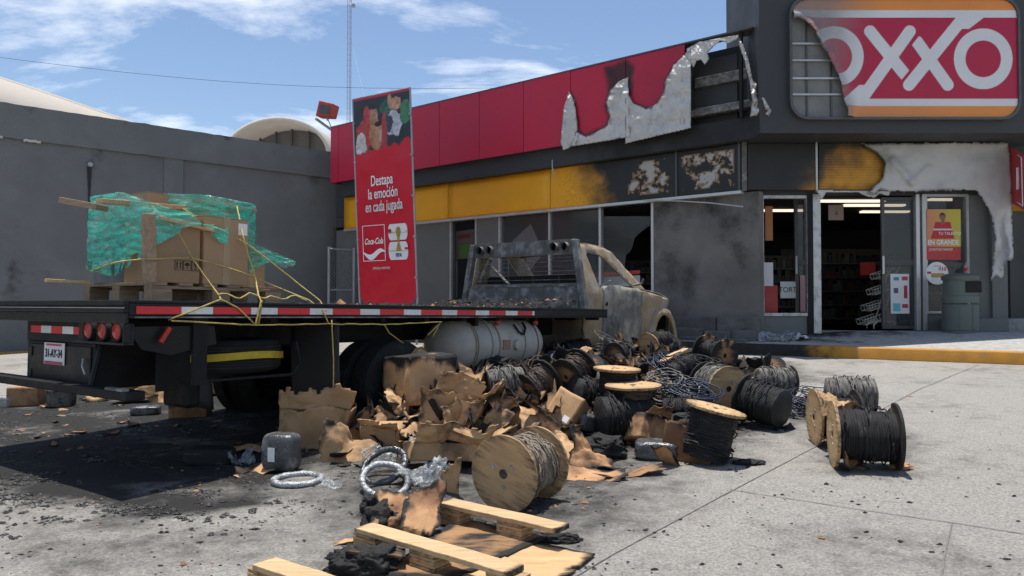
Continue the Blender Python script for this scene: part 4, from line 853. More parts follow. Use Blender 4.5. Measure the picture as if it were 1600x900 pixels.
circ = lambda cx, cy, r, n=20: [(cx + r * math.cos(2 * math.pi * i / n), cy + r * math.sin(2 * math.pi * i / n)) for i in range(n)]
hol = [circ(y, 1.94, .056) for y in (.44, .60, 1.64, 1.80)]
rk_ = link('rack_header', plate_holes(top, hol, .012, HB), 'rack', truck)
for y in (.44, .60, 1.64, 1.80): MB().lathe([(.06, -.05), (.06, .02), (.053, .02), (.053, -.04)], 20, HB @ Matrix.Translation((y, 1.94, -.01)), True).build('lamp_hole_ring', 'rack', rk_, smooth=40)
MB().box((HX + .05, .33, 1.85), (HX + .06, 1.9, 2.02)).build('header_back', 'black', truck)
MB().box((HX + .01, .3, 2.025), (HX + .06, 1.92, 2.04)).build('header_top', 'rack', truck)
for y0, y1 in ((.30, .16), (1.93, 2.09)):
    b = MB().box((0, 0, 0), (1, 1, 1)); b.v = []; b.f = []; b.c = []; b.t = []
    w = .04; vs = [(HX + dx, y + s * w, z) for z, y in ((1.14, y1), (2.03, y0)) for dx, s in ((-.035, -1), (.06, -1), (.06, 1), (-.035, 1))]
    b.add(vs, [(3, 2, 1, 0), (4, 5, 6, 7), (0, 1, 5, 4), (1, 2, 6, 5), (2, 3, 7, 6), (3, 0, 4, 7)]); b.build('rack_post', 'rack', truck, bevel=.008)
MB().box((HX, .24, 1.15), (HX + .02, 2.02, 1.44)).build('rack_plate', 'rack', truck)
MB().box((HX - .01, .22, 1.43), (HX + .03, 2.03, 1.46)).build('rack_crossbar', 'rack', truck)
for k in range(6): z = 1.52 + k * .058; MB().tube([(HX + .02, .26 + (z - 1.46) * .1, z + .008 * math.sin(k * 2)), (HX + .025, 1.1, z + .012 * math.sin(k * 3.1)), (HX + .02, 1.98 - (z - 1.46) * .1, z)], .0035, 5).build('rack_wire', 'rack', truck)
for y in (.55, .95, 1.35, 1.75): MB().tube([(HX + .03, y, 1.46), (HX + .03, y, 1.85)], .004, 5).build('rack_wire', 'rack', truck)
MB().tube([(HX + .06, 1.85, 1.5), (HX + .1, 1.70, 1.84)], .03, 6).build('rack_brace', 'cablegrey', truck); MB().tube([(HX + .06, 1.35, 1.46), (HX + .1, 1.68, 1.72)], .02, 6).build('rack_brace', 'cablegrey', truck)
# ---- cab: side panels cut with window, door and wheel arch
arc = lambda cx, cz, r, a0, a1, n: [(cx + r * math.cos(R(a0 + (a1 - a0) * i / n)), cz + r * math.sin(R(a0 + (a1 - a0) * i / n))) for i in range(n + 1)]
def panel(name, poly, holes, yfun, mtl, parent, th=.02, cuts=.07, sgn=1, y0=.26):
    bm = bmesh.new(); es = []
    for P in [poly] + holes:
        vs = [bm.verts.new((x, 0, z)) for x, z in P]; es += [bm.edges.new((vs[i - 1], vs[i])) for i in range(len(vs))]
    bmesh.ops.triangle_fill(bm, use_beauty=True, use_dissolve=False, edges=es)
    xs = [p[0] for p in poly]; zs = [p[1] for p in poly]
    for ax, lo, hi in ((0, min(xs), max(xs)), (2, min(zs), max(zs))):
        c = lo + cuts
        while c < hi:
            pc = [0, 0, 0]; pc[ax] = c; pn = [0, 0, 0]; pn[ax] = 1
            bmesh.ops.bisect_plane(bm, geom=bm.verts[:] + bm.edges[:] + bm.faces[:], plane_co=pc, plane_no=pn); c += cuts
    for v in bm.verts: v.co.y = y0 + yfun(v.co.x, v.co.z) if sgn > 0 else BW - (y0 + yfun(v.co.x, v.co.z))
    bmesh.ops.recalc_face_normals(bm, faces=bm.faces); me = bpy.data.meshes.new(name); bm.to_mesh(me); bm.free()
    a = me.attributes.new('char', 'FLOAT', 'POINT'); a.data.foreach_set('value', [max(0, .06 + .25 * fbm((v.co.x * 2, v.co.z * 2, 1)) + .22 * sstep(.95, .6, v.co.z) ) for v in me.vertices])
    return link(name, me, mtl, parent, smooth=35, solid=th)
def body_y(x, z):
    y = 0
    if z > 1.42: y += (z - 1.42) * .30
    y += .03 * sstep(.95, .55, z) - .018 * math.exp(-((z - 1.30) / .07) ** 2)
    y += .010 * fbm((x * 3, z * 3, 4)) + .006 * fbm((x * 9, z * 9, 1))
    if x > 8.6: y += .55 * (x - 8.6) ** 1.6
    r = math.hypot(x - 8.5, z - .68)
    if .36 < r < .56 and x > 7.9: y -= .05 * math.exp(-((r - .43) / .055) ** 2)
    return y
AC = (8.5, .66)
for sg in (1, -1):
    cornerp = [(5.96, .55), (6.46, .55), (6.48, 1.40), (6.38, 1.45), (6.25, 1.86), (6.30, 1.90), (6.66, 1.885), (6.75, 1.85), (7.50, 1.44), (7.88, 1.43), (7.04, 1.955), (6.86, 2.0), (6.3, 2.025), (6.02, 2.0), (5.96, 1.93)]
    panel('cab_corner', cornerp, [], body_y, 'burnt_cab2', truck, sgn=sg)
    doorp = [(6.475, .56), (7.66, .56), (7.70, .9), (7.70, 1.42), (7.58, 1.46), (7.40, 1.455), (7.2, 1.46), (6.95, 1.475), (6.7, 1.47), (6.47, 1.445), (6.49, 1.40)]
    dr = panel('door', doorp, [], body_y, 'burnt_cab', truck, th=.03, sgn=sg, y0=.252)
    yy = .235 if sg > 0 else BW - .235
    MB().box((6.53, yy - .006, 1.19), (6.60, yy + .03, 1.33)).build('handle_recess', 'black', dr, bevel=.004)
    fendp = [(7.675, .56), (8.02, .56), (8.04, .66)] + arc(*AC, .42, 180, 0, 22)[1:] + [(8.93, .56), (9.14, .60), (9.16, .95), (9.10, 1.18), (8.95, 1.28), (8.6, 1.34), (8.1, 1.40), (7.72, 1.43), (7.715, .9)]
    panel('front_fender', fendp, [], body_y, 'burnt_cab2', truck, th=.02, sgn=sg, y0=.256, cuts=.05)
    b = MB(); n = 24                                          # flared lip round the wheel opening
    vs = []
    for i in range(n + 1):
        a = R(180 - 180 * i / n)
        for r_, dy in ((.415, .235), (.425, .195), (.49, .205), (.56, .25)):
            y = dy + .012 * 0; vs.append((AC[0] + r_ * math.cos(a), y if sg > 0 else BW - y, AC[1] + r_ * math.sin(a)))
    b.add(vs, [(i * 4 + k, i * 4 + k + 1, i * 4 + k + 5, i * 4 + k + 4) for i in range(n) for k in range(3)]); b.build('arch_flare', 'burnt_cab2', truck, True, solid=.008)
    wheel('front_wheel', (8.5, .42 if sg > 0 else BW - .42, .60), Matrix.Rotation(R(90), 4, 'X'), .38, .2, rm='burnt_cab2', tyre=False)
yl_, yr_ = .41, BW - .41
def cross(name, prof, mtl, crown=.0, inset=0.0, th=.02, n=10):
    b = MB(); vs = []
    for x, z, yi in prof:
        for k in range(n + 1):
            u = k / n; y = yi + (BW - 2 * yi) * u; vs.append((x + (.12 * (1 - (2 * u - 1) ** 2) if name in ('hood', 'cowl') and x > 8.7 else 0), y, z + crown * (1 - (2 * u - 1) ** 2)))
    m_ = len(prof); b.add(vs, [(i * (n + 1) + k, i * (n + 1) + k + 1, (i + 1) * (n + 1) + k + 1, (i + 1) * (n + 1) + k) for i in range(m_ - 1) for k in range(n)], [max(0, .2 + .3 * fbm((v[0] * 2, v[1] * 2, v[2]))) for v in vs]); return b.build(name, mtl, truck, smooth=40, solid=th)
cross('roof', [(5.97, 1.93, .40), (6.02, 2.0, .425), (6.35, 2.02, .43), (6.8, 2.01, .43), (6.95, 1.975, .42), (7.02, 1.93, .41)], 'burnt_cab2', .035)
cross('cab_back', [(5.965, .55, .29), (5.965, 1.42, .27), (5.965, 1.48, .285)], 'burnt_cab2'); cross('cab_back_top', [(5.965, 1.86, .38), (5.97, 1.94, .40)], 'burnt_cab2', .02)
for y in (.30, BW - .30): MB().tube([(6.0, y, 1.46), (6.0, y + (.09 if y < 1 else -.09), 1.9)], .05, 8).build('back_pillar', 'burnt_cab2', truck)
cross('cowl', [(7.62, 1.40, .30), (7.78, 1.425, .28)], 'burnt_cab2', .03)
cross('hood', [(7.80, 1.445, .30), (8.1, 1.435, .29), (8.5, 1.40, .29), (8.85, 1.345, .31), (9.02, 1.28, .36), (9.08, 1.2, .38)], 'burnt_cab', .07)
cross('grille_panel', [(9.08, 1.16, .38), (9.12, .9, .36), (9.1, .62, .36)], 'black', 0)
MB().box((7.7, .8, .7), (8.7, BW - .8, 1.25)).build('engine_block', 'black', truck, bevel=.05)
MB().box((6.0, .35, .56), (7.7, BW - .35, .62)).build('cab_floor', 'black', truck)
MB().box((7.35, .4, 1.12), (7.62, BW - .4, 1.40)).build('dashboard', 'char', truck, bevel=.05)
b = MB().tube([(7.2 + .04 * math.sin(a), 1.72 + .18 * math.cos(a), 1.36 + .16 * math.sin(a)) for a in [i * .35 for i in range(19)]], .014, 6); b.build('steering_wheel', 'black', truck)
MB().tube([(6.75, .5, 1.44), (7.05, .42, 1.56)], .01, 5).build('bent_seat_rod', 'galv', truck)
b = MB()
for i in range(5): b.tube([(6.45 + .02 * i, .55 + i * .28, .7), (6.38, .55 + i * .28, 1.35)], .012, 5)
b.build('seat_springs', 'rack', truck)
MB().box((6.12, .42, .62), (6.30, BW - .42, 1.60)).build('seat_back', 'char', truck, bevel=.05)
MB().tube([(7.42, .24, 1.50), (7.44, .12, 1.52), (7.45, .10, 1.60)], .016, 6).build('mirror_stub', 'rack', truck)
# burnt remains lying on the deck (uncountable)
def flakes(name, label, n, place, smin, smax, mtl, seed, flat=.35):
    rng = random.Random(seed); b = MB()
    for _ in range(n):
        p = place(rng)
        if p is None: continue
        s = smin * (smax / smin) ** (rng.random() ** 2.2); a = rng.uniform(0, 6.28); k = rng.randint(4, 6); q = []
        for i in range(k): t = a + 2 * math.pi * i / k; rr = s * rng.uniform(.5, 1.1); q.append((p.x + rr * math.cos(t), p.y + rr * math.sin(t) * rng.uniform(.5, 1), p.z + s * flat * rng.uniform(-.1, .35)))
        tp = (p.x + rng.uniform(-.2, .2) * s, p.y + rng.uniform(-.2, .2) * s, p.z + s * flat * rng.uniform(.5, 1.6)); b.add(q + [tp], [(i, (i + 1) % k, k) for i in range(k)])
    o = b.build(name, mtl); tag(o, label, 'debris', kind='stuff'); return o
def on_deck(rng):
    x = rng.triangular(2.6, 5.85, 5.2) if rng.random() < .8 else rng.uniform(1.5, 5.8); y = rng.uniform(.12, 2.1); h = .13 * sstep(4.2, 5.6, x) * rng.random() + .01; return TW(x, y, BZ - .01 + h)
flakes('deck_debris', 'charred scraps and ash heaped on the truck deck', 1500, on_deck, .01, .06, 'char', 3, .6)
flakes('deck_ash', 'pale ash flakes among the scraps on the truck deck', 90, on_deck, .01, .05, 'cardburnt', 5, .6)
# ------------------------------------------------------------------ load on the deck
def tload(name, label, cat, x, y, z, rz=0, group=None): return thing(name, label, cat, TW(x, y, z), (0, R(.9), PSI + rz), group)
def pallet_parts(t, Lx, Ly, mtl='oldwood', seed=0):
    rng = random.Random(seed)
    for y in (0, Ly / 2 - .05, Ly - .1):
        MB().box((0, y, .085), (Lx, y + .1, .105)).build('stringer_board', mtl, t, bevel=.002)
        for x in (0, Lx / 2 - .07, Lx - .14): MB().box((x, y, 0), (x + .14, y + .1, .085)).build('block', mtl, t, bevel=.003)
    n = 6
    for i in range(n): x = i * (Lx - .1) / (n - 1); MB().box((x, -.01, .105), (x + .1, Ly + .01, .125 + rng.uniform(-.002, .002))).build('deck_board', mtl, t, bevel=.002)
pa = tload('wooden_pallet', 'weathered wooden pallet under the boxes on the truck deck', 'pallet', .33, .36, BZ); pallet_parts(pa, 1.02, .93)
def carton(name, label, x, y, z, sx, sy, sz, rz=0, mtl='cardload', flaps=False, tape=True):
    t = tload(name, label, 'box', x, y, z, rz)
    b = MB(); b.grid(1, 1, lambda u, v: (Vector((0, 0, 0)), 0, (1, 1, 1))); b = MB().box((0, 0, 0), (sx, sy, sz)); b.build('body', mtl, t, bevel=.006)
    if tape: MB().box((sx * .42, -.002, 0), (sx * .42 + .055, .0, sz)).build('tape', mat('packing_tape', (.42, .28, .16), .3, 0, .05, 4, 0) if 'tape' not in M else M['tape'], t)
    for s in (0, 1): MB().box((0, sy * .5 * s, sz), (sx, sy * .5 * (s + 1) - .003, sz + .004)).build('flap', mtl, t)
    return t
M['tape'] = mat('packing_tape', (.40, .27, .15), .3, 0, .05, 4, 0)
PZ = BZ + .126
c1 = carton('carton', 'brown carton printed with handling symbols, left on the deck pallet', .36, .38, PZ, .32, .40, .44, tape=False)
SMX = Matrix(((1, 0, 0, .17), (0, 0, -1, -.003), (0, 1, 0, .10), (0, 0, 0, 1)))
for i in range(3):
    x = -.035 + i * .062; b = MB(); 
    for q in rrect(x, x + .055, -.01, .055, .001, 1): pass
    for (a_, b_) in (((x, -.01), (x + .055, -.01)), ((x, .055), (x + .055, .055)), ((x, -.01), (x, .055)), ((x + .055, -.01), (x + .055, .055))): b.box((min(a_[0], b_[0]) - .0015, min(a_[1], b_[1]) - .0015, 0), (max(a_[0], b_[0]) + .0015, max(a_[1], b_[1]) + .0015, .001), SMX)
    cx = x + .0275
    if i == 0:
        for dx in (-.012, .012): b.box((cx + dx - .003, 0, 0), (cx + dx + .003, .035, .001), SMX); b.prism([(cx + dx - .008, .033), (cx + dx + .008, .033), (cx + dx, .047)], 0, .001, SMX)
    elif i == 1: b.prism([(cx - .02, .022), (cx + .02, .022), (cx + .012, .038), (cx, .043), (cx - .012, .038)], 0, .001, SMX); b.box((cx - .002, .0, 0), (cx + .002, .022, .001), SMX)
    else: b.prism([(cx - .017, .045), (cx + .017, .045), (cx + .004, .02), (cx - .004, .02)], 0, .001, SMX); b.box((cx - .002, .002, 0), (cx + .002, .02, .001), SMX); b.box((cx - .012, -.001, 0), (cx + .012, .003, .001), SMX)
    b.build('handling_symbol', 'ink', c1)
c2 = carton('carton', 'large brown carton with white shipping label, right on the deck pallet', .70, .37, PZ, .36, .42, .48, 0)
MB().box((.27, -.003, .37), (.345, -.001, .455)).build('shipping_label', 'paper', c2)
carton('carton', 'brown carton standing behind the labelled one near the deck middle', 1.08, .55, PZ, .26, .40, .30)
carton('carton', 'brown carton stacked high behind the wood slat, wrapped green', .52, .80, PZ, .42, .40, .66)
carton('carton', 'upper brown carton on top of the labelled carton under green film', .86, .62, PZ + .482, .30, .3, .17)
carton('carton', 'tall brown carton at the back of the deck pallet', .92, .85, PZ, .36, .36, .60)
dr_ = tload('wrapped_drum', 'grey film wrapped drum at the rear of the deck pallet', 'drum', .50, 1.05, PZ)
MB().lathe([(.19, 0), (.195, .02), (.195, .3), (.2, .31), (.195, .32), (.195, .58), (.18, .6), (.001, .6)], 30).build('body', 'drum', dr_, smooth=40)
dr2 = tload('wrapped_drum', 'second grey drum beside it at the pallet corner', 'drum', .50, .95, PZ); dr2['label'] = 'grey drum hidden low under the green film at the pallet corner'; dr2.location = TW(.44, .93, PZ)
MB().lathe([(.10, 0), (.105, .3), (.10, .46), (.001, .47)], 24).build('body', 'drum', dr2, smooth=40)
# loose timber tied on
def timber(label, a, b_, w, h, mtl='wood'):
    a, b_ = Vector(a), Vector(b_); d = b_ - a; t = thing('timber', label, 'plank', TMX @ a); f = frame3((0, 0, 0), d, Vector((0, 0, 1)).cross(d)); m_ = TMX.to_3x3().to_4x4() @ f
    bb = MB(); n = 8; bb.box((0, -w / 2, -h / 2), (d.length, w / 2, h / 2), m_); bb.build('board', mtl, t, bevel=.003); return t
pt = lambda px, py, y: tuple(ty(px, py, y))
timber('upright weathered slat standing at the near corner of the deck pallet', tuple(ty(234, 442, .33)), tuple(ty(232, 334, .33)), .03, .085, 'oldwood')
timber('pale plank lying across the top of the green wrapped stack', pt(155, 314, .55), pt(352, 330, .80), .07, .03)
timber('dark stained board sticking out left above the grey drum', pt(102, 314, 1.0), pt(160, 325, .75), .12, .04, 'oldwood')
timber('short pale lath slanting over the carton with symbols', pt(246, 340, .34), pt(332, 361, .34), .05, .022)
timber('brown lath on top of the right green wrapped cartons', pt(310, 315, .60), pt(398, 330, .60), .06, .025, 'oldwood')
timber('loose pale lath jutting from the pallet over the tail of the deck', pt(71, 438, .9), pt(140, 442, .85), .06, .022)
# green stretch film wound round the stack
def film_band(label, path, ztop, zbot, seed, mtl='green', n=90, m_=22):
    P = [Vector((x, y, 0)) for x, y in path]; seg = [(P[i + 1] - P[i]).length for i in range(len(P) - 1)]; tot = sum(seg)
    def pos(s):
        s *= tot
        for i, L in enumerate(seg):
            if s <= L or i == len(seg) - 1: return P[i].lerp(P[i + 1], min(1, s / L)), (P[i + 1] - P[i]).normalized()
            s -= L
    def fn(u, v):
        p, d = pos(u); nn = Vector((d.y, -d.x, 0)); zt, zb = ztop(u), zbot(u); z = zb + (zt - zb) * v
        o = .014 + .012 * fbm((u * 9 + seed, v * 2.5, seed)) + .007 * math.sin(v * 26 + 6 * fbm((u * 4, v, seed + 2))) * (.4 + .6 * abs(fbm((u * 5, 1, seed))))
        return TMX @ Vector((p.x + nn.x * o, p.y + nn.y * o, z)), 0, (1, 1, 1)
    b = MB(); b.grid(n, m_, fn, lambda u, v: not (v < .12 and fbm((u * 14, 2, seed)) > .12)); o = b.build('stretch_film', mtl, None, True, solid=.0015); return tag(o, label, 'plastic film')
film_band('green stretch film wound round the left half of the deck load', [(.60, 1.27), (.36, 1.24), (.28, 1.1), (.28, .5), (.33, .34), (.55, .335), (.72, .335), (.86, .34)], lambda u: 1.88 - .13 * sstep(.45, .8, u) - .2 * sstep(.8, 1, u), lambda u: 1.33 + .03 * math.sin(u * 9) + .33 * sstep(.42, .95, u), 1)
film_band('green stretch film round the upper right cartons of the deck load', [(.62, .95), (.80, .58), (.86, .55), (1.2, .57), (1.28, .62), (1.27, .9)], lambda u: 1.94 - .04 * u, lambda u: 1.60 - .12 * sstep(.6, 1, u), 4)
film_band('torn tail of green film trailing forward from the deck load', [(1.14, .60), (1.24, .45), (1.40, .36), (1.46, .34)], lambda u: 1.64 - .17 * u, lambda u: 1.38 + .08 * u - .03 * math.sin(u * 9), 8, n=40)
# yellow rope lashings
def rope(label, pts, r=.0055, sag=.0, wob=.004):
    P = []
    for a, b_ in zip(pts[:-1], pts[1:]):
        a, b_ = Vector(a), Vector(b_); n = max(3, int((b_ - a).length / .06))
        for i in range(n): q = a.lerp(b_, i / n); q.z -= sag * math.sin(math.pi * i / n) * (b_ - a).length; P.append(q + Vector((0, fbm((q.x * 9, q.z * 9, 1)) * wob, fbm((q.x * 9, q.z * 9, 4)) * wob)))
    P.append(Vector(pts[-1])); o = MB().tube([TMX @ p for p in P], r, 6).build('rope', 'rope', None, True); return tag(o, label, 'rope')
S = -.012
rope('yellow rope from the top plank down to the tape rail knot', [pt(238, 322, .50), pt(280, 365, .32), pt(300, 403, .30), pt(330, 445, .2), pt(342, 462, .08), pt(345, 468, S), pt(270, 497, S), (ty(268, 500, S).x, .02, ty(268, 500, S).z)])
rope('doubled yellow rope around the cartons running forward to the deck', [pt(142, 424, 1.1), pt(180, 410, .36), pt(225, 405, .30), pt(300, 403, .31), pt(376, 425, .30), pt(440, 452, .3), pt(482, 468, .1), pt(505, 486, S), pt(513, 505, S)])
rope('yellow rope slanting from top lath over the deck side', [pt(370, 322, .55), pt(380, 370, .30), pt(400, 440, .28), pt(404, 462, .05), pt(408, 470, S), pt(400, 508, S)])
rope('long yellow guy rope from the load top to the deck middle', [pt(286, 326, .55), pt(330, 353, .5), pt(385, 380, .32), pt(455, 434, .3), pt(500, 470, .1), pt(510, 486, S)])
rope('slack yellow rope bunched along the deck edge', [pt(340, 462, .06), pt(355, 458, .1), pt(370, 466, .04), pt(390, 458, .08), pt(410, 466, .03), pt(425, 460, .1), pt(440, 468, .05), pt(462, 462, .12), pt(480, 470, .06)], wob=.02)
rope('yellow rope drawn tight under the side rail tape', [pt(268, 501, S), pt(400, 508, S), pt(513, 506, S), pt(600, 507, S), pt(690, 503, S)])
rope('pair of yellow rope ends knotted below the side rail', [pt(345, 468, S), pt(370, 480, S), pt(398, 507, S), pt(410, 470, S), pt(404, 507, S)])
rope('yellow rope hanging straight down past the mudflap', [pt(518, 500, S), pt(521, 560, S), pt(521, 622, S)])
rope('frayed yellow rope looped by the gas tank end', [pt(600, 506, S), pt(608, 520, .0), pt(630, 536, .02)]); rope('yellow rope tied in a vee beside the gas tank', [pt(668, 524, .0), pt(688, 505, S), pt(676, 526, .0)])
# ------------------------------------------------------------------ banner sign standing behind the truck
bnr = thing('advert_banner', 'tall red soft drink banner with football fans photo behind truck', 'banner')
BD = 14.2
q00, q10, q11, q01 = at(563, 474, BD), at(651, 474, BD - .95), at(639, 138, BD - .95), at(552, 156, BD)
def bpos(u, v): return q00.lerp(q10, u).lerp(q01.lerp(q11, u), v)
def bart(u, v):
    RD = (.60, .012, .03)
    e = .73 + .025 * fbm((u * 6, 0, 1)) + .03 * u
    if v < e: return RD
    w = (v - e) / (1 - e); n = fbm((u * 7, v * 24, 3)); c = (.03, .035, .04)
    for (cx, cy, rx, ry, col) in ((.2, .3, .17, .28, (.45, .05, .04)), (.12, .15, .1, .22, (.55, .54, .52)), (.36, .62, .09, .15, (.42, .22, .14)), (.36, .80, .09, .05, (.04, .025, .02)), (.40, .28, .12, .30, (.42, .20, .10)), (.47, .30, .08, .17, (.5, .27, .17)), (.47, .47, .09, .05, (.03, .02, .02)), (.62, .72, .14, .16, (.04, .12, .07)), (.72, .40, .15, .24, (.5, .48, .56)), (.62, .42, .09, .16, (.05, .06, .08)), (.75, .77, .11, .12, (.5, .27, .17)), (.66, .85, .035, .13, (.5, .27, .17)), (.92, .55, .09, .25, (.06, .2, .1)), (.24, .65, .06, .18, (.5, .05, .05)), (.55, .2, .05, .5, (.4, .05, .05))):
        if ((u - cx) / rx) ** 2 + ((w - cy) / ry) ** 2 < 1 + .35 * n: c = tuple(k * (1 + .45 * fbm((u * 22, v * 60, cx * 9))) for k in col)
    if w > .96: c = RD
    return c
b = MB(); b.grid(90, 260, lambda u, v: (bpos(u, v) + Vector((0, -.006 * math.sin(v * 40) * math.sin(u * 9), 0)), 0, bart(u, v)), lambda u, v: not (v < .03 and (u < .06 or u > .94) and (min(u, 1 - u) / .06) ** 2 + (v / .03) ** 2 < .9)); b.build('printed_fabric', 'print', bnr, smooth=True)
bx_ = (q10 - q00).normalized(); BN = bx_.cross((q01 - q00).normalized()).normalized()
if BN.y > 0: BN = -BN
def bm_at(u, v, o=.012): p = bpos(u, v) + BN * o; return frame3(p, q10 - q00, q01 - q00)
for i, (s, v) in enumerate((('Destapa', .588), ('la emoción', .526), ('en cada jugada', .464))): text('slogan', s, .285, 'white', bnr, bm_at(.5 - .01 * (2 - i), v), .66 if i < 2 else .62, .001, bold=.003)
b = MB(); fx0 = [(.10, .375), (.50, .375), (.50, .205), (.10, .205)]
for i in range(4): b.tube([bpos(*fx0[i]) + BN * .012, bpos(*fx0[(i + 1) % 4]) + BN * .012], .008, 4)
b.build('logo_border', 'white', bnr)
text('drink_logo', 'Coca-Cola', .165, 'white', bnr, bm_at(.297, .298), .74, .001, shear=.35, bold=.003)
b = MB(); wv = [(.10 + .40 * i / 16, .238 + .016 * math.sin(i / 16 * 6.28 + 2.6), .012 * math.sin(math.pi * min(1, i / 16 * 1.02)) + .003) for i in range(17)]
vs = []
for u, v, h in wv: vs += [bpos(u, v - h) + BN * .012, bpos(u, v + h) + BN * .012]
b.add(vs, [(2 * i, 2 * i + 2, 2 * i + 3, 2 * i + 1) for i in range(16)]); b.build('logo_wave', 'white', bnr)
def badge(v0, v1, u0=.56, u1=.90):
    P = rrect(u0, u1, v0, v1, .045, 5); b = MB(); b.add([bpos(u, v) + BN * .011 for u, v in P], [tuple(range(len(P)))]); return b.build('emblem_block', 'white', bnr)
badge(.298, .375); badge(.205, .290)
b = MB(); b.add([bpos(u, v) + BN * .0125 for u, v in ((.545, .335), (.62, .335), (.62, .352), (.545, .352))], [(0, 1, 2, 3)]); b.build('emblem_notch', 'red_tape', bnr); b = MB(); b.add([bpos(u, v) + BN * .0125 for u, v in ((.84, .262), (.91, .262), (.91, .252), (.84, .252))], [(0, 1, 2, 3)]); b.build('emblem_notch', 'red_tape', bnr)
tro = [(.69, .245), (.79, .245), (.775, .262), (.755, .285), (.765, .312), (.785, .335), (.775, .355), (.74, .362), (.705, .355), (.695, .335), (.715, .312), (.725, .285), (.705, .262)]
b = MB(); b.add([bpos(u, v) + BN * .014 for u, v in tro], [tuple(range(len(tro)))]); b.build('emblem_trophy', mat('gold_print', (.42, .27, .05), .4, 0, .4, 30, 0), bnr)
text('emblem_name', 'FIFA', .10, mat('navy_print', (.02, .02, .12), .5, 0, 0, 5, 0), bnr, bm_at(.735, .226, .014), .9, .001, bold=.003)
text('small_print', 'OFFICIAL PARTNER', .062, 'white', bnr, bm_at(.42, .168), .9, .001)
for u in (-.012, 1.012): MB().tube([bpos(u, -.0) + Vector((0, .03, 0)) * 1, bpos(u, 1.005) + Vector((0, .03, 0))], .022, 8).build('pole', 'galv', bnr)
for u in (.0, 1.0): p = bpos(u, 0); MB().tube([(p.x, p.y + .03, gz(p.x, p.y) + .1), p + Vector((0, .03, 0))], .022, 8).build('leg', 'galv', bnr)
MB().tube([bpos(-.01, 1.004) + Vector((0, .03, 0)), bpos(1.01, 1.004) + Vector((0, .03, 0))], .018, 8).build('top_bar', 'galv', bnr)
for u in (-.006, 1.006):
    for v in (.12, .31, .5, .69, .88): MB().lathe([(.03, -.02), (.03, .02)], 8, Matrix.Translation(bpos(u, v))).build('clip', 'galv', bnr)
# ------------------------------------------------------------------ burnt heap beside the truck
Z_HEAP = wpoly([(560, 690), (640, 715), (760, 700), (900, 690), (1020, 690), (1110, 680), (1190, 640), (1230, 615), (1160, 580), (1010, 568), (860, 572), (690, 580), (590, 625)])
def heap(x, y):
    d = -sdpoly(x, y, Z_HEAP); 
    if d < -.3: return 0
    return sstep(-.25, .75, d) * (.23 + .10 * fbm((x * 1.6, y * 1.6, 2))) + .05 * sstep(-.1, .2, d) * abs(fbm((x * 6, y * 6, 5)))
def surf(x, y): return gz(x, y) + heap(x, y)
def GM(px, py, lift=0.0):
    d = ray(px, py); D = 3.0
    while D < 12:
        p = EYE + d * (D / d.y)
        if p.z <= surf(p.x, p.y) + lift: return p
        D += .02
    return p
hx = [p[0] for p in Z_HEAP]; hy = [p[1] for p in Z_HEAP]; x0, x1, y0, y1 = min(hx) - .4, max(hx) + .4, min(hy) - .4, max(hy) + .4
b = MB()
def hf(u, v):
    x, y = x0 + (x1 - x0) * u, y0 + (y1 - y0) * v; h = heap(x, y); k = fbm((x * 13, y * 13, 1)) * .035 * min(1, h * 8)
    return (x + fbm((x * 9, y * 9, 7)) * .02, y, gz(x, y) + h + k - .012), .12 + .5 * (fbm((x * 2.2, y * 2.2, 8)) + .35), (1, 1, 1)
b.grid(230, 190, hf, lambda u, v: heap(x0 + (x1 - x0) * u, y0 + (y1 - y0) * v) > .01)
M['heap'] = mat('burnt_rubble', (.17, .10, .06), .9, 0, .5, 9, .6, 40, col2=(.06, .055, .05), c2=(.45, .55), soot=.28, sootscale=5)
tag(b.build('burnt_rubble', 'heap', None, smooth=25), 'bed of charred rubble and ash under the spools and cartons', 'rubble', kind='stuff')
def axis_m(p, ax):
    return Matrix.Translation(p) @ Vector(ax).normalized().to_track_quat('Z', 'Y').to_matrix().to_4x4()
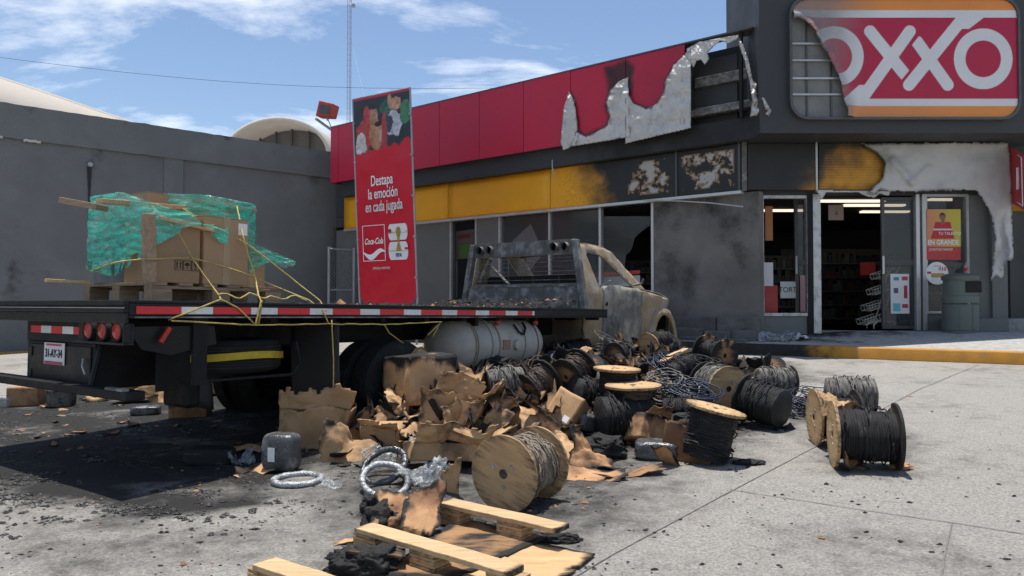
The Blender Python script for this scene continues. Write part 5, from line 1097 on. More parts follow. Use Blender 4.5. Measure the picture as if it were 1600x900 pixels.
def spool(label, px, py, lift, ax, rf, rc, w, f0, f1, wm_, seed, strands=3, group='cable spools thrown off the truck', spin=0, sag=.0):
    rng = random.Random(seed); E_ = GM(px, py, lift); ax = Vector(ax).normalized()
    name = 'cable_spool' if (f0 or f1) else 'cable_roll'
    t = thing(name, label, 'cable spool' if (f0 or f1) else 'cable roll', group=group); t.matrix_world = axis_m(E_, ax) @ Matrix.Rotation(R(spin), 4, 'Z')
    n = max(10, int(w / .017)); prof = [(rc * .35, .004)]
    for i in range(n):
        z = .02 + (w - .04) * i / n; dz = (w - .04) / n; k = rc * (1 + .035 * fbm((i * .35, seed, 0)))
        prof += [(k - .005, z), (k, z + dz * .3), (k, z + dz * .7)]
    prof += [(rc * .35, w - .004)]
    wob = lambda a, z: rc * .07 * fbm((math.cos(a) * 1.5 + seed, math.sin(a) * 1.5, z * 6)) + .006 * fbm((math.cos(a) * 5, math.sin(a) * 5 + seed, z * 30))
    MB().lathe(prof, 36, None, False, wob, 0).build('winding', wm_, t, smooth=45)
    for _ in range(strands * 2 + 2):
        a0 = rng.uniform(0, 6.28); z0 = rng.uniform(.06, w - .06); n_ = 26; sl = rng.uniform(-.12, .12); ln = rng.uniform(2, 5); P = []
        for i in range(n_):
            a = a0 + ln * i / n_; rr = rc * 1.03 + .004 + .03 * abs(fbm((i * .25, seed, a0))); P.append((rr * math.cos(a), rr * math.sin(a), min(w - .03, max(.03, z0 + sl * i / n_ + .01 * fbm((i * .4, a0, 2))))))
        MB().tube(P, .005, 5).build('loose_strand', wm_, t, True)
    for f_, z in ((f0, 0), (f1, w - .018)):
        if not f_: continue
        out = [(rf * (1 + (.012 * fbm((math.cos(a) * 2, math.sin(a) * 2, seed)) if f_ != 'ply' else .002 * fbm((a, seed, 0)))) * math.cos(a), rf * (1 + (min(.0, .22 * fbm((math.cos(a) * 1.8, math.sin(a) * 1.8, seed)) + .02) if f_ == 'plyburnt' else 0)) * math.sin(a)) for a in [2 * math.pi * i / 44 for i in range(44)]]
        me = plate_holes(out, [circ(0, 0, rf * .13, 14), circ(-rf * .16, rf * .30, rf * .035, 8)], .018, Matrix.Translation((0, 0, z)))
        a_ = me.attributes.new('char', 'FLOAT', 'POINT'); a_.data.foreach_set('value', [max(0, (.4 if f_ == 'ply' else .4) * (1 if v.co.xy.length > rf * .9 else 0) + .1 * fbm((v.co.x * 8, v.co.y * 8, seed))) for v in me.vertices])
        fo = link('flange', me, f_, t, bevel=.002)
        if f_ == 'ply':
            for k in range(3): a = 2.2 + k * 2.09; MB().lathe([(.012, 0), (.012, .005), (.006, .008)], 8, Matrix.Translation((rf * .33 * math.cos(a), rf * .33 * math.sin(a), z - .004))).build('bolt', 'galv', fo)
        MB().lathe([(rf * .13, z + .004), (rf * .125, z + .014)], 14).build('core_hole', 'black', fo)
    return t
spool('big clean plywood spool of dusty cable, nearest the front pallet', 786, 741, .205, (.545, .84, .0), .207, .15, .35, 'ply', 'ply', 'cabletan', 1, 6, spin=20)
spool('black cable spool standing alone at right, nearest the camera', 1300, 678, .21, (.967, -.25, .0), .21, .158, .38, 'ply', 'plyburnt', 'cable', 2, 4)
spool('brown flanged spool tucked behind the lone right spool', 1271, 652, .2, (.97, -.12, .0), .205, .14, .30, 'ply', 'plyburnt', 'cable', 3, 3)
spool('ash grey bare cable roll behind the right pair of spools', 1287, 616, .22, (1, -.28, .02), .15, .14, .42, None, None, 'cablegrey', 4, 6)
spool('spool with pale round plywood face turned to the camera', 1139, 608, .2, (-.32, .94, .05), .20, .17, .33, 'ply', 'plyburnt', 'cablegrey', 5, 4)
spool('black wound spool with bare front end beside the pale faced spool', 1226, 640, .165, (-.60, .72, .16), .20, .16, .36, None, 'plyburnt', 'cable', 6, 3)
spool('half burnt spool with orange brown face on the heap top', 1133, 556, .16, (-.45, .88, .15), .19, .12, .30, 'plyburnt', 'plyburnt', 'cable', 7, 3)
spool('small scorched spool tipped over left of the kerb gap', 1178, 573, .12, (.25, .55, -.7), .15, .10, .2, 'plyburnt', 'plyburnt', 'cable', 8, 2)
spool('scorched black spool lying at the far right of the heap', 1207, 573, .12, (.3, .7, -.55), .16, .11, .22, 'plyburnt', 'plyburnt', 'cable', 9, 2)
spool('spool leaning by the truck wheel with pale oval face', 1013, 541, .17, (.74, .6, .2), .17, .13, .32, 'ply', None, 'cable', 10, 4)
spool('upright brown spool with bright round top in the heap middle', 989, 601, .34, (.02, .03, -1), .215, .15, .32, 'ply', 'plyburnt', 'cablebrown', 11, 4)
spool('upright scorched spool just behind the bright topped one', 964, 575, .36, (-.04, .03, -1), .19, .14, .3, 'ply', 'plyburnt', 'cable', 12, 3)
spool('tipped brown wound spool with scorched rims left of heap middle', 822, 612, .14, (.68, .5, .42), .17, .12, .25, 'plyburnt', 'plyburnt', 'cablebrown', 13, 4)
spool('silver grey wound spool nearest the gas tank', 754, 601, .13, (.93, .35, .05), .145, .12, .36, 'plyburnt', 'plyburnt', 'cablegrey', 14, 5)
spool('large bare black cable roll below the bright topped spool', 934, 655, .17, (.95, .22, .03), .2, .165, .44, None, None, 'cable', 15, 8)
spool('black roll wedged right of the tilted small carton', 893, 610, .13, (.75, .5, -.2), .15, .12, .28, None, 'plyburnt', 'cable', 16, 4)
spool('spool with dark curved flange on the rear heap slope', 912, 574, .17, (.3, .5, -.75), .19, .12, .24, 'plyburnt', 'plyburnt', 'cablebrown', 17, 3)
spool('scorched spool stuffed with cardboard left of the curved flange', 884, 590, .15, (.55, .6, .35), .17, .12, .22, 'plyburnt', 'plyburnt', 'cablebrown', 18, 2)
spool('tilted bucket shaped spool with pale top rim beside brown carton', 1119, 637, .36, (-.22, .05, -.97), .20, .155, .36, 'ply', None, 'cable', 19, 4)
spool('black cable roll resting against the truck front wheel', 1031, 531, .2, (.62, .5, -.4), .15, .13, .3, None, None, 'cable', 20, 4)
spool('charred cable roll beneath the cab door', 880, 549, .12, (.86, .45, .1), .12, .11, .38, None, None, 'cable', 21, 5)
spool('silver grey roll at the right rim of the heap', 1182, 596, .13, (.98, .12, .0), .15, .13, .36, None, 'plyburnt', 'cablegrey', 22, 5)
spool('slim black roll slanting behind the pale faced spool', 1046, 588, .12, (.7, .5, .3), .12, .1, .3, None, None, 'cable', 23, 4)
spool('thin grey roll half buried left of the upright pair', 936, 598, .1, (.8, .5, -.1), .12, .1, .26, None, None, 'cablegrey', 24, 4)
spool('dark roll low at the heap front between carton and black roll', 1035, 643, .1, (.8, -.3, .1), .12, .10, .24, None, 'plyburnt', 'cable', 25, 3)
spool('sooty spool under the cab sill behind the ash coil', 960, 556, .12, (.7, .7, .1), .15, .11, .26, 'plyburnt', None, 'cable', 26, 3)
def coil(label, px, py, lift, ax, Rr, thick, turns, r, mtl, seed, mess=1.0, name='cable_coil', group='loose cable coils in the heap'):
    rng = random.Random(seed); b = MB(); P = []; n = 22
    for k in range(turns):
        o = (rng.gauss(0, thick * .5), rng.gauss(0, thick * .5)); ph = rng.uniform(0, 6.28); tl = rng.gauss(0, .08 * mess); ex = 1 + rng.gauss(0, .06 * mess); t0 = rng.uniform(0, 6.28)
        P = [((Rr * ex + o[0] + .02 * mess * fbm((i * .5, k, seed))) * math.cos(t0 + 6.5 * i / n), (Rr + o[0] + .02 * mess * fbm((i * .5, k, seed + 3))) * math.sin(t0 + 6.5 * i / n), o[1] + tl * math.sin(t0 + 6.5 * i / n + ph) * Rr * 2) for i in range(n + 1)]
        b.tube(P, r, 5)
    o = b.build(name, mtl, None, True); o.matrix_world = axis_m(GM(px, py, lift), ax); return tag(o, label, 'cable coil', group)
coil('blue black cable coil left of the pale faced spool', 1079, 624, .13, (.1, -.25, 1), .13, .14, 30, .007, 'cableblue', 1)
coil('frizzy ash grey cable coil beside the bright topped spool', 1040, 610, .13, (-.2, -.45, 1), .12, .12, 24, .0055, 'cablegrey', 2, 1.4)
coil('sagging black coil behind the frizzy grey one', 1047, 570, .13, (.3, -.4, 1), .14, .08, 22, .006, 'cableblue', 3)
coil('tight black coil with blue sheen below the gas tank end', 873, 566, .10, (.4, -.6, .7), .10, .08, 22, .007, 'cableblue', 4, .6)
coil('wide frizzy ash heap of burnt wire under the cab door', 960, 546, .09, (.0, -.1, 1), .18, .08, 26, .005, 'cablegrey', 5, 1.6)
coil('tangled bluish wire bundle left of the right spool pair', 1262, 632, .10, (.2, -.3, 1), .10, .12, 34, .005, 'cableblue', 6, 2.4)
coil('tangled black coil on the heap top near the half burnt spool', 1098, 572, .12, (.1, -.3, 1), .14, .08, 26, .006, 'cable', 7, 1.5)
coil('flat black coil at the heap foot beside the large bare roll', 1010, 672, .05, (0, 0, 1), .13, .06, 20, .006, 'cable', 8, 1.4)
coil('thin wire loops hooked on the leaning pale oval spool', 1018, 546, .16, (.9, -.3, .2), .09, .03, 6, .004, 'cable', 9, 2.0)
coil('brown singed coil behind the tilted small carton', 850, 578, .10, (.2, -.4, .8), .12, .07, 22, .006, 'cablebrown', 10, 1.4)
def ring(label, px, py, lift, ax, Rr, r, mtl, seed):
    b = MB(); P = [((Rr + .008 * fbm((i, seed, 0))) * math.cos(i * .2), Rr * math.sin(i * .2), .008 * fbm((i * .6, seed, 4))) for i in range(33)]; b.tube(P, [r * (1 + .12 * fbm((i * .9, seed, 8))) for i in range(33)], 10, False)
    for k in range(26): a = k * .242; b.tube([((Rr + (r + .001) * math.cos(t)) * math.cos(a + t * .03), (Rr + (r + .001) * math.cos(t)) * math.sin(a + t * .03), (r + .001) * math.sin(t)) for t in [j * .7 for j in range(10)]], .0022, 4, False)
    o = b.build('hose_ring', mtl, None, True); o.matrix_world = axis_m(GM(px, py, lift), ax); return tag(o, label, 'hose coil', 'film wrapped hose rings')
ring('silver wrapped hose ring lying flat on the concrete', 465, 749, .02, (0, 0, 1), .142, .019, 'silver', 1)
ring('silver hose ring propped on edge, upper of the leaning two', 600, 728, .09, (-.25, -.55, .8), .14, .02, 'bale', 2); ring('silver hose ring propped on edge, lower of the leaning two', 602, 750, .06, (.2, -.5, .85), .135, .019, 'silver', 3)
# ---- cartons in the heap
def bcarton(label, px, py, lift, s, rot, seed, crush=.04, burn=.2, flaps=2, mtl='card', name='carton', open_top=True):
    t = thing(name, label, 'box', GM(px, py, lift), rot); sx, sy, sz = s
    rg = random.Random(seed + 50); FL = [(Vector((rg.gauss(0, 1), rg.gauss(0, 1), rg.gauss(0, 1))).normalized(), rg.uniform(-.3, .3) * max(s), Vector((rg.gauss(0, 1), rg.gauss(0, 1), rg.gauss(0, .5))).normalized() * rg.uniform(.5, 1.1)) for _ in range(5)]
    def dis(p):
        q = Vector(p); o = Vector((0, 0, 0)); w = crush * (.3 + .9 * max(0, (q.z + sz / 2) / sz))
        for nn, c, dv in FL: o += dv * (min(1, abs(nn.dot(q) - c) / .13) - .6)
        return q + (o + .35 * Vector((fbm(q * 6), fbm(q * 6 + Vector((9, 0, 0))), 0))) * w
    def face(b, o, ax, ay, nx=12, ny=12, tear=False):
        o, ax, ay = Vector(o), Vector(ax), Vector(ay)
        def fn(u, v):
            p = o + ax * u + ay * (v * (1 - .30 * max(0, fbm((u * 2.5 + seed, o.x * 9 + o.y, 1)) + .08) - .025 * max(0, fbm((u * 16, seed, o.y * 5))))) if tear else o + ax * u + ay * v; e = (p.z + sz / 2) / sz; return dis(p), max(0, burn * (sstep(.55, 1.05, e + .35 * fbm((p.x * 6, p.y * 6, seed))) * 1.6) + .12 * fbm((p.x * 4, p.y * 4 + seed, p.z * 4))), (1, 1, 1)
        b.grid(nx * 2 if tear else nx, ny, fn, None)
    X, Y, Z = sx / 2, sy / 2, sz / 2; b = MB()
    face(b, (-X, -Y, -Z), (sx, 0, 0), (0, 0, sz), tear=open_top); face(b, (X, -Y, -Z), (0, sy, 0), (0, 0, sz), tear=open_top); face(b, (X, Y, -Z), (-sx, 0, 0), (0, 0, sz), tear=open_top); face(b, (-X, Y, -Z), (0, -sy, 0), (0, 0, sz), tear=open_top); face(b, (-X, -Y, -Z), (sx, 0, 0), (0, sy, 0))
    if not open_top: face(b, (-X, -Y, Z), (sx, 0, 0), (0, sy, 0))
    b.build('body', mtl, t, smooth=28, solid=.005)
    rng = random.Random(seed)
    for k in range(flaps):
        side = k % 4; L, W_ = (sx, sy) if side % 2 == 0 else (sy, sx); hinge = [(-X, -Y), (X, -Y), (X, Y), (-X, Y)][side]; ang = rng.uniform(.3, 1.9); m_ = Matrix.Translation((*hinge, Z)) @ Matrix.Rotation(R(90 * side), 4, 'Z') @ Matrix.Rotation(-ang, 4, 'X')
        b = MB(); b.grid(16, 12, lambda u, v: (dis(m_ @ Vector((L * u, -W_ * .5 * v, .02 * fbm((u * 3, v * 3, seed + k))))), max(0, burn * 1.4 * v + .2 * fbm((u * 3, v * 3, seed))), (1, 1, 1)), lambda u, v: v < .85 + .35 * fbm((u * 9, seed + k, 0))); b.build('flap', mtl, t, smooth=28, solid=.005)
    return t
bx = bcarton('large torn carton with burnt open end in front of rear wheel', 655, 590, .24, (.46, .42, .38), (R(4), R(-6), R(-52)), 1, .035, .5, 0, open_top=False)
bcarton('crumpled wide carton left of the heap by the mudflap', 494, 664, .15, (.50, .34, .32), (R(2), R(2), R(8)), 2, .05, .16, 1)
bcarton('small lying carton at the heap front below torn cardboard', 604, 678, .08, (.30, .22, .15), (R(4), 0, R(-14)), 3, .025, .08, 1, open_top=False)
tb = bcarton('small tilted clean carton sitting on the heap middle', 886, 642, .16, (.22, .20, .25), (R(-28), R(24), R(-32)), 4, .008, .0, 0, open_top=False)
MB().box((.04, -.101, -.10), (.09, -.104, -.05)).build('shipping_label', 'paper', tb)
bcarton('reddish brown carton at the heap right foot', 1080, 688, .12, (.33, .25, .26), (R(-3), R(8), R(-24)), 5, .02, .22, 0, 'cardburnt')
bcarton('dark scorched carton lying left of the tipped brown spool', 776, 645, .12, (.24, .24, .2), (R(18), R(-14), R(35)), 6, .04, .35, 2, 'cardburnt')
bcarton('open flattened carton tray behind the big plywood spool', 695, 706, .10, (.50, .32, .11), (R(-10), R(3), R(14)), 7, .04, .2, 2)
bcarton('half collapsed carton right of the reddish one, resting on ash', 1010, 672, .09, (.26, .22, .2), (R(-16), R(20), R(22)), 8, .03, .25, 1, 'cardburnt')
bcarton('scorched carton corner poking out beside the black roll', 872, 668, .08, (.22, .2, .16), (R(25), R(10), R(40)), 9, .04, .35, 1, 'cardburnt')
bcarton('crushed carton between torn box and silver wound spool', 716, 640, .13, (.3, .24, .2), (R(-14), R(12), R(-20)), 10, .07, .28, 2)
# under the truck
bcarton('low brown carton under the truck tail at the far left', 44, 618, .10, (.30, .24, .20), (0, 0, R(12)), 11, .01, .1, 0, 'cardburnt', open_top=False)
bcarton('brown carton pressed against the wheel under the truck', 330, 600, .12, (.26, .2, .2), (0, R(6), R(30)), 12, .02, .1, 1, open_top=False)
bcarton('small carton behind the tape ring under the truck', 190, 612, .07, (.26, .2, .14), (0, 0, R(-20)), 13, .01, .12, 0, 'cardburnt', open_top=False)
bcarton('flat dark carton lying before the mudflap', 298, 640, .06, (.34, .2, .13), (0, 0, R(8)), 14, .01, .3, 0, 'cardburnt', open_top=False)
# ---- torn and crumpled cardboard sheets
def sheet(label, px, py, lift, w, h, rot, seed, amp=.06, edge=.3, char=.02, mtl='card', tear=.22, name='torn_cardboard', group='torn cardboard in the heap'):
    o = crumpled(MB(), w, h, amp, 24, seed, char, None, tear, 1.0, edge).build(name, mtl, None, smooth=30, solid=.0035); o.location = GM(px, py, lift); o.rotation_euler = tuple(R(a) for a in rot); return tag(o, label, 'cardboard', group)
SH = [('ragged burnt cardboard flap hanging from the big carton left side', 630, 580, .30, .34, .30, (64, 22, -30), 41, .07), ('torn pale inner cardboard crumpled in the big carton mouth', 646, 560, .36, .22, .2, (50, -10, 20), 42, .07), ('crumpled cardboard flap draped below the torn big carton', 655, 618, .12, .5, .3, (48, 8, 10), 1, .09), ('tall torn cardboard wall standing over the small lying carton', 700, 655, .16, .45, .4, (68, 6, -8), 2, .08),
 ('ragged cardboard wad at the heap left foot', 548, 706, .06, .42, .3, (25, 10, 20), 3, .12), ('torn cardboard shreds beside the crumpled wide carton', 566, 680, .07, .3, .25, (40, -20, 60), 4, .10),
 ('curved pale cardboard strip standing behind the plywood spool', 765, 672, .12, .16, .36, (72, 30, -25), 5, .03), ('folded cardboard piece left of the curved strip', 727, 655, .15, .3, .26, (55, -15, 30), 6, .08),
 ('flat tan cardboard between curved strip and tilted carton', 820, 648, .08, .34, .26, (22, 10, 15), 7, .05), ('torn tan cardboard just right of the plywood spool', 878, 700, .06, .26, .24, (38, 20, -30), 8, .05),
 ('pale cardboard shard under the tilted carton', 845, 660, .08, .28, .14, (20, -8, 35), 9, .03), ('singed cardboard heap right of the plywood spool', 925, 712, .08, .36, .28, (32, 18, 12), 10, .12),
 ('wrinkled cardboard sheet lying over the rubble by the gas tank', 842, 556, .10, .34, .22, (35, 20, 10), 11, .06), ('dark cardboard flap leaning on the gas tank end', 812, 562, .12, .32, .28, (50, -30, 20), 12, .03),
 ('torn brown paper wad under the cab sill', 907, 556, .10, .24, .2, (30, 10, 50), 13, .10), ('burnt cardboard curl near the tipped brown spool', 805, 588, .12, .12, .24, (70, 10, 40), 14, .04),
 ('scorched cardboard beside the silver wound spool', 712, 606, .16, .26, .2, (40, 20, 15), 15, .08), ('orange brown cardboard patch at the heap right edge', 1070, 655, .12, .26, .22, (50, -10, -30), 16, .06),
 ('crumpled brown cardboard on top of the right spool pair', 1305, 628, .36, .26, .16, (18, 12, 20), 17, .09), ('copper coloured scrap curled before the wrapped bale', 1048, 718, .04, .24, .12, (15, 8, 20), 18, .07),
 ('long pinkish cardboard scrap flat before the wrapped bale', 990, 738, .015, .44, .12, (3, 2, 12), 19, .03), ('charred cardboard leaf flat right of the front spool', 925, 742, .015, .4, .2, (4, 0, -10), 20, .035),
 ('tan cardboard lying under the film wrapped bale', 400, 735, .02, .26, .18, (4, 3, 30), 21, .03), ('yellow tan cardboard strip behind the film wrapped bale', 385, 700, .03, .28, .12, (8, 6, -10), 22, .03),
 ('big curved cardboard sheet under the truck beside the tape ring', 248, 610, .12, .34, .3, (60, 12, -14), 23, .05), ('shredded pinkish cardboard under the truck middle', 216, 622, .04, .44, .24, (6, 4, 20), 24, .05),
 ('large folded cardboard burnt at the rim above the front pallet', 622, 800, .10, .24, .22, (52, 8, 15), 25, .05), ('standing burnt edged cardboard right of the folded one', 660, 800, .12, .16, .30, (66, -8, -12), 26, .05),
 ('small torn cardboard right of the film by the plywood spool', 706, 762, .03, .2, .14, (20, 20, 40), 27, .06), ('tan scrap behind the lower front pallet block', 545, 846, .01, .14, .05, (3, 0, 12), 28, .01),
 ('cardboard shred left of the lone right spool foot', 1330, 722, .05, .2, .1, (60, 0, 10), 29, .04), ('torn cardboard tongue on the heap left shoulder', 612, 640, .14, .26, .2, (45, -25, 10), 30, .08),
 ('wrinkled cardboard pressed between crushed carton and heap', 690, 632, .14, .3, .2, (35, 25, 60), 31, .08), ('brown cardboard mat under the tilted carton front', 800, 668, .05, .4, .24, (12, 4, -20), 32, .05),
 ('tan cardboard wedge leaning on the large bare roll', 990, 668, .08, .24, .2, (55, -20, 35), 33, .02)]
for (lab, px, py, lf, w, h, rt, sd, am) in SH:
    dark = any(k in lab for k in ('dark', 'burnt', 'charred', 'scorched', 'singed', 'pinkish', 'copper', 'wrinkled', 'shred'))
    sheet(lab, px, py, lf, w, h, rt, sd, am, .35 if dark else .22, .03, 'cardburnt' if dark else 'card')
# ---- bales, bags, film
def bale(label, px, py, lift, s, rot, seed, mtl='bale', lab=False, name='wrapped_bale'):
    t = thing(name, label, 'bale', GM(px, py, lift), tuple(R(a) for a in rot)); sx, sy, sz = s; b = MB(); n = 12
    bm = bmesh.new(); bmesh.ops.create_cube(bm, size=1); bmesh.ops.subdivide_edges(bm, edges=bm.edges, cuts=9, use_grid_fill=True)
    for v in bm.verts:
        p = v.co * 2; m4 = (abs(p.x) ** 5 + abs(p.y) ** 5 + abs(p.z) ** 5) ** .2; p = p / m4 * 1.0; k = 1 + .05 * fbm(p * 2.2 + Vector((seed, 0, 0))) + .02 * fbm(p * 7)
        v.co = Vector((p.x * sx / 2 * k, p.y * sy / 2 * k, p.z * sz / 2 * k))
    me = bpy.data.meshes.new('body'); bm.to_mesh(me); bm.free(); link('body', me, mtl, t, True)
    if lab: MB().box((-.05, -sy / 2 - .006, -.05), (.0, -sy / 2 - .003, .04)).build('label_sticker', 'paper', t)
    return t
bale('upright film wrapped black bale with white sticker', 440, 706, .13, (.235, .16, .25), (0, 0, -14), 1, lab=True)
bale('flat black bag bale in the truck shadow', 328, 712, .05, (.33, .2, .13), (0, 4, 6), 2, 'cable'); bale('flat film wrapped bale right of the heap', 1027, 702, .06, (.30, .22, .13), (0, 0, -12), 3)
bale('film wrapped bale behind the crumpled wide carton', 555, 640, .13, (.16, .14, .22), (0, 0, 10), 4); bale('grey plastic bag parcel on the ground under the truck', 228, 641, .04, (.26, .16, .09), (0, 0, 12), 5); bale('pale bag lying at the far left under the truck tail', 8, 628, .05, (.22, .2, .14), (0, 0, 12), 6, 'film'); bale('grey film parcel beside the black roll and tilted carton', 917, 660, .06, (.18, .16, .14), (0, 10, 20), 7)
def filmsheet(label, px, py, lift, w, h, rot, seed, amp=.09):
    o = crumpled(MB(), w, h, amp * .7, 30, seed, 0, None, .3, soft=True).build('plastic_film', 'film', None, True, solid=.0012); o.location = GM(px, py, lift); o.rotation_euler = tuple(R(a) for a in rot); return tag(o, label, 'plastic film', 'clear film scraps in the heap')
filmsheet('crinkled clear film pooled right of the silver rings', 668, 744, .05, .34, .2, (12, 4, 10), 1); filmsheet('bright bubble of clear film on the open carton tray', 660, 694, .12, .2, .1, (20, 0, 8), 2, .06); filmsheet('clear film wad between the flat ring and leaning rings', 520, 758, .02, .14, .08, (6, 0, 0), 3, .04); filmsheet('clear film trailing left of the upright bale', 376, 718, .03, .2, .14, (10, 10, 30), 4); filmsheet('clear film behind the silver rings', 590, 714, .10, .22, .14, (40, 0, 10), 5, .06)
# ---- drum, tape ring, soot brick under the truck
d3 = thing('paint_pail', 'squat grey pail standing under the truck tail', 'pail', G(96, 634)); MB().lathe([(.125, 0), (.135, .02), (.14, .16), (.145, .17), (.14, .18), (.001, .18)], 26).build('body', 'ash', d3, smooth=40)
o = ring('thick tan tape ring lying under the truck tail', 152, 618, .06, (.1, -.6, .8), .085, .035, 'ply', 9); o.name = 'tape_ring'; o['category'] = 'tape ring'; del o['group']
# ---- broken pallets in the foreground
def plank(t, name, a, b_, w, h, mtl='wood', up=(0, 0, 1), char=0):
    a, b_ = Vector(a), Vector(b_); d = b_ - a; m_ = frame3(a, d, Vector(up).cross(d)); bb = MB(); n = 14; L = d.length
    def ring_(u): return [(L * u, y + .004 * fbm((u * 6, y * 9, 1)), z + .003 * fbm((u * 5, z * 9, 3))) for y, z in ((-w / 2, -h / 2), (w / 2, -h / 2), (w / 2, h / 2), (-w / 2, h / 2))]
    vs = []; cs = []
    for i in range(n + 1): vs += [m_ @ Vector(p) for p in ring_(i / n)]; cs += [max(0, char + .55 * (1 - sstep(0, .06, min(i / n, 1 - i / n))) + .1 * fbm((i * .7, w, 5)))] * 4
    fs = [(i * 4 + k, i * 4 + (k + 1) % 4, i * 4 + 4 + (k + 1) % 4, i * 4 + 4 + k) for i in range(n) for k in range(4)] + [(3, 2, 1, 0), (n * 4, n * 4 + 1, n * 4 + 2, n * 4 + 3)]
    bb.add(vs, fs, cs); return bb.build(name, mtl, t, bevel=.003)
def block(t, p, d, s=(.15, .1, .09), char=.2, mtl='ply'):
    d = Vector(d).normalized(); m_ = frame3(p, d, Vector((0, 0, 1)).cross(d)); lay = 6
    for k in range(lay):
        z0, z1 = s[2] * k / lay, s[2] * (k + 1) / lay - .0015; e = .003 * math.sin(k * 2.3); bb = MB().box((-s[0] / 2 + e, -s[1] / 2 - e, z0), (s[0] / 2 + e, s[1] / 2 + e, z1), m_, None, char + (.25 if k % 2 else 0)); bb.build('ply_layer', mtl, t)
def rail_pallet(label, a, b_, nb, z, seed, board=None):
    t = thing('broken_pallet', label, 'pallet'); A, B = G(*a, z), G(*b_, z); d = (B - A)
    plank(t, 'top_board', A, B, .105, .022)
    for k in nb: p = A.lerp(B, k); block(t, (p.x, p.y, gz(p.x, p.y) + .012), d, (.145, .1, z - .024 - (p.z - z - gz(p.x, p.y)) * 0), .1 if k else .5)
    return t
p1 = rail_pallet('burnt pallet strip behind, nearest the plywood spool', (697, 785), (880, 826), (.08, .62), .105, 1)
p2 = rail_pallet('pale pallet strip on layered blocks in front of the burnt cardboard', (568, 824), (806, 893), (.07, .48, .96), .105, 2)
p3 = rail_pallet('scorched pallet end at the bottom edge of the picture', (412, 880), (520, 915), (.1,), .10, 3)
def board(label, pts, z, mtl='ply', char=.0, seed=0):
    P = [G(x, y, z) for x, y in pts]; b = MB(); n = 26; o = P[0]
    def fn(u, v):
        p = P[0].lerp(P[1], u).lerp(P[3].lerp(P[2], u), v); q = fbm((u * 4 + seed, v * 4, 0)); return Vector((p.x, p.y, gz(p.x, p.y) + z + .008 * q)), max(0, char + .5 * (1 - sstep(0, .10, min(u, 1 - u, v, 1 - v) + .05 * q)) + .25 * fbm((u * 2.5, v * 2.5, seed + 6))), (1, 1, 1)
    b.grid(n, n, fn, lambda u, v: min(u, 1 - u, v, 1 - v) > .05 * max(0, fbm((u * 9, v * 9, seed)) + .1)); return tag(b.build('plywood_board', mtl, None, True, solid=.009), label, 'board')
board('scorched plywood sheet lying under the two pallet strips', [(640, 905), (880, 905), (930, 866), (700, 822)], .012, 'ply', .06, 1)
board('dark half burnt board between the pallet strips', [(590, 900), (700, 910), (860, 838), (720, 806)], .024, 'plyburnt', .1, 2)
# burnt lump in front
t = thing('charred_lump', 'black charred lump of melted goods before the pale pallet', 'lump', G(572, 896)); b = MB()
bm = bmesh.new(); bmesh.ops.create_icosphere(bm, subdivisions=5, radius=1)
for v in bm.verts:
    p = v.co.copy(); k = 1 + .35 * fbm(p * 1.8) + .22 * abs(fbm(p * 5)) + .08 * fbm(p * 12); v.co = Vector((p.x * .135 * k, p.y * .09 * k, p.z * .06 * k + .05))
me = bpy.data.meshes.new('body'); bm.to_mesh(me); bm.free(); link('body', me, 'char', t, True)
plank(t, 'burnt_lid', (-.08, -.02, .11), (.16, .02, .075), .1, .012, 'plyburnt', char=.2)
def lump(label, px, py, lift, s, seed, mtl='char'):
    bm = bmesh.new(); bmesh.ops.create_icosphere(bm, subdivisions=4, radius=1)
    for v in bm.verts: p = v.co.copy(); k = 1 + .4 * fbm(p * 1.7 + Vector((seed, 0, 0))) + .3 * abs(fbm(p * 4.5)); v.co = Vector((p.x * s[0] * k, p.y * s[1] * k, p.z * s[2] * k))
    me = bpy.data.meshes.new('charred_clump'); bm.to_mesh(me); bm.free(); o = link('charred_clump', me, mtl, None, smooth=40); o.location = GM(px, py, lift); return tag(o, label, 'clump')
lump('charred clump behind the pale pallet strip', 600, 815, .05, (.10, .08, .08), 1); lump('sooty clump under the burnt cardboard left side', 580, 790, .04, (.05, .06, .06), 2); lump('black molten clump on the scorched carton right of heap', 1062, 655, .16, (.12, .08, .04), 3)
lump('low soot clump on concrete right of the heap foot', 1170, 722, .01, (.09, .06, .015), 4); lump('soot clump by the burnt pallet strip end', 872, 842, .015, (.10, .03, .025), 5); lump('charred heap of scraps right of front spool', 940, 700, .07, (.16, .10, .08), 6); lump('black clump on the rear heap by the gas tank', 775, 575, .06, (.2, .14, .1), 7); lump('sooty clump beside the lone right spool foot', 1408, 728, .02, (.06, .04, .02), 8, 'cardburnt')
# loose planks in the heap
for i, (lab, a, b_, w, lf) in enumerate((('pale split plank sticking up by the front wheel', (1032, 566), (1072, 545), .06, .2), ('short plank offcut beside the split plank', (1043, 557), (1062, 549), .04, .22), ('bent burnt lath trailing from the lone right spool', (1390, 690), (1402, 726), .05, .08))):
    t = thing('plank', lab, 'plank'); plank(t, 'board', GM(*a, lf), GM(*b_, lf if i < 2 else .01), w, .018, 'wood' if i < 2 else 'oldwood')
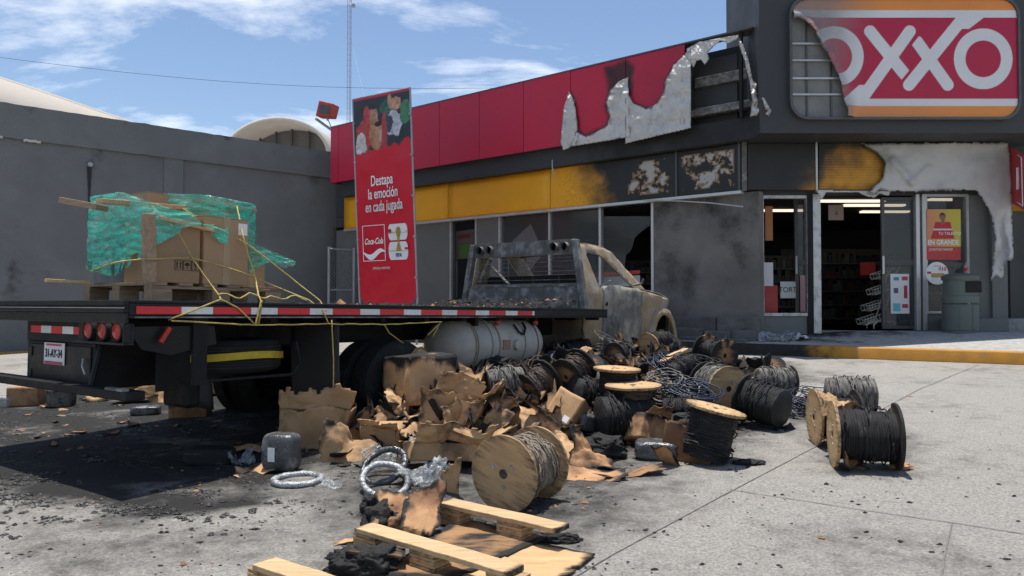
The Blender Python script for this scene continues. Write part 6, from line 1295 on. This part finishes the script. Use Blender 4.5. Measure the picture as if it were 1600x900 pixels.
# ---- loose soot flakes and crumbs over the yard (uncountable)
def on_yard(dens):
    def f(rng):
        for _ in range(40):
            px = rng.uniform(-60, 1660); py = 560 + 360 * rng.random() ** 1.3; p = G(px, py)
            if p.y > 11.3 or KERB_N.x * p.x + KERB_N.y * p.y > 11.5: continue
            d = min(sdpoly(p.x, p.y, Z_WET), sdpoly(p.x, p.y, Z_PILE)); k = (1 if d < .1 else math.exp(-d * 1.6) * .5 + .035) * max(.06, 1.9 * fbm((p.x * 1.7, p.y * 2.6, 3)) + .35)
            if rng.random() < k * dens: p.z = surf(p.x, p.y) + .003; return p
        return None
    return f
flakes('soot_flakes', 'black soot flakes scattered over the concrete yard', 5200, on_yard(1), .003, .022, 'char', 11, .3)
flakes('cardboard_crumbs', 'small brown cardboard crumbs scattered round the heap', 330, on_yard(.8), .006, .035, 'cardburnt', 12, .4)
def on_heap(rng):
    for _ in range(30):
        x, y = rng.uniform(x0, x1), rng.uniform(y0, y1)
        if heap(x, y) > .06: return Vector((x, y, surf(x, y) + rng.uniform(-.01, .03)))
flakes('heap_scraps', 'charred scraps filling the gaps of the heap', 4200, on_heap, .015, .09, 'char', 13, .8); flakes('heap_cardboard_bits', 'torn cardboard bits mixed through the heap', 1500, on_heap, .02, .11, 'cardburnt', 14, .8)

# small crumpled pieces that fill the heap, too many and too small to pick apart
def stuff_sheets(name, label, n, mtl, seed, smin, smax, zone, tilt=1.0):
    rng = random.Random(seed); b = MB()
    for k in range(n):
        p = zone(rng)
        if p is None: continue
        s_ = rng.uniform(smin, smax); m_ = Matrix.Translation(p + Vector((0, 0, s_ * .12 * tilt))) @ Matrix.Rotation(rng.uniform(0, 6.28), 4, 'Z') @ Matrix.Rotation(rng.uniform(-.9, .9) * tilt, 4, 'X') @ Matrix.Rotation(rng.uniform(-.7, .7) * tilt, 4, 'Y')
        c = MB(); crumpled(c, s_, s_ * rng.uniform(.4, .9), s_ * .3 * (.12 + .88 * tilt), 7, seed * 100 + k, .0, m_, .5, 1, .4); b.add(c.v, c.f, c.c)
    o = b.build(name, mtl, None, smooth=25, solid=.004); return tag(o, label, 'debris', kind='stuff')
stuff_sheets('burnt_paper_scraps', 'black burnt sheets crumpled through the whole heap', 260, 'char', 3, .08, .26, on_heap)
stuff_sheets('singed_cardboard_scraps', 'singed brown cardboard scraps crumpled through the heap', 170, 'cardburnt', 4, .08, .24, on_heap)
def under_truck(rng): p = G(rng.uniform(20, 560), rng.uniform(604, 700)); p.z = gz(p.x, p.y) + .004; return p
stuff_sheets('ground_scraps', 'black and brown scraps lying in the truck shadow', 60, 'cardburnt', 5, .04, .13, under_truck, .15)
def heap_rim(rng):
    for _ in range(60):
        p = G(rng.uniform(420, 1260), rng.uniform(590, 800)); d = sdpoly(p.x, p.y, Z_HEAP)
        if -.1 < d < .45 and rng.random() < math.exp(-max(0, d) * 5): p.z = surf(p.x, p.y) + .004; return p
stuff_sheets('rim_scraps', 'charred scraps spilled round the foot of the heap', 150, 'char', 6, .05, .18, heap_rim, .3)

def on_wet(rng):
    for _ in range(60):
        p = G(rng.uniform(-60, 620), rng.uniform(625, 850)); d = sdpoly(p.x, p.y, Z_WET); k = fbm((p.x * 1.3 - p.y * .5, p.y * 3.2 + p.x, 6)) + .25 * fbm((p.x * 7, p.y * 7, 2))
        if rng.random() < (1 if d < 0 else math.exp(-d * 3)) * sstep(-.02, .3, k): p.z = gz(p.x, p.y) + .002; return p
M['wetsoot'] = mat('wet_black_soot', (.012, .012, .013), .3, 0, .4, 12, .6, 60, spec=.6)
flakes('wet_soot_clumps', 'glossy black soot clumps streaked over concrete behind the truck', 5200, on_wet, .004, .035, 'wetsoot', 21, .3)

def left_heap(rng):
    for _ in range(40):
        p = GM(rng.uniform(540, 900), rng.uniform(600, 700), .02)
        if heap(p.x, p.y) > .03: return p
stuff_sheets('crumpled_cardboard_scraps', 'tan cardboard scraps crumpled among the cartons left in the heap', 95, 'card', 8, .10, .28, left_heap)
stuff_sheets('burnt_board_scraps', 'black burnt board scraps among the cartons left in the heap', 80, 'char', 9, .08, .24, left_heap)
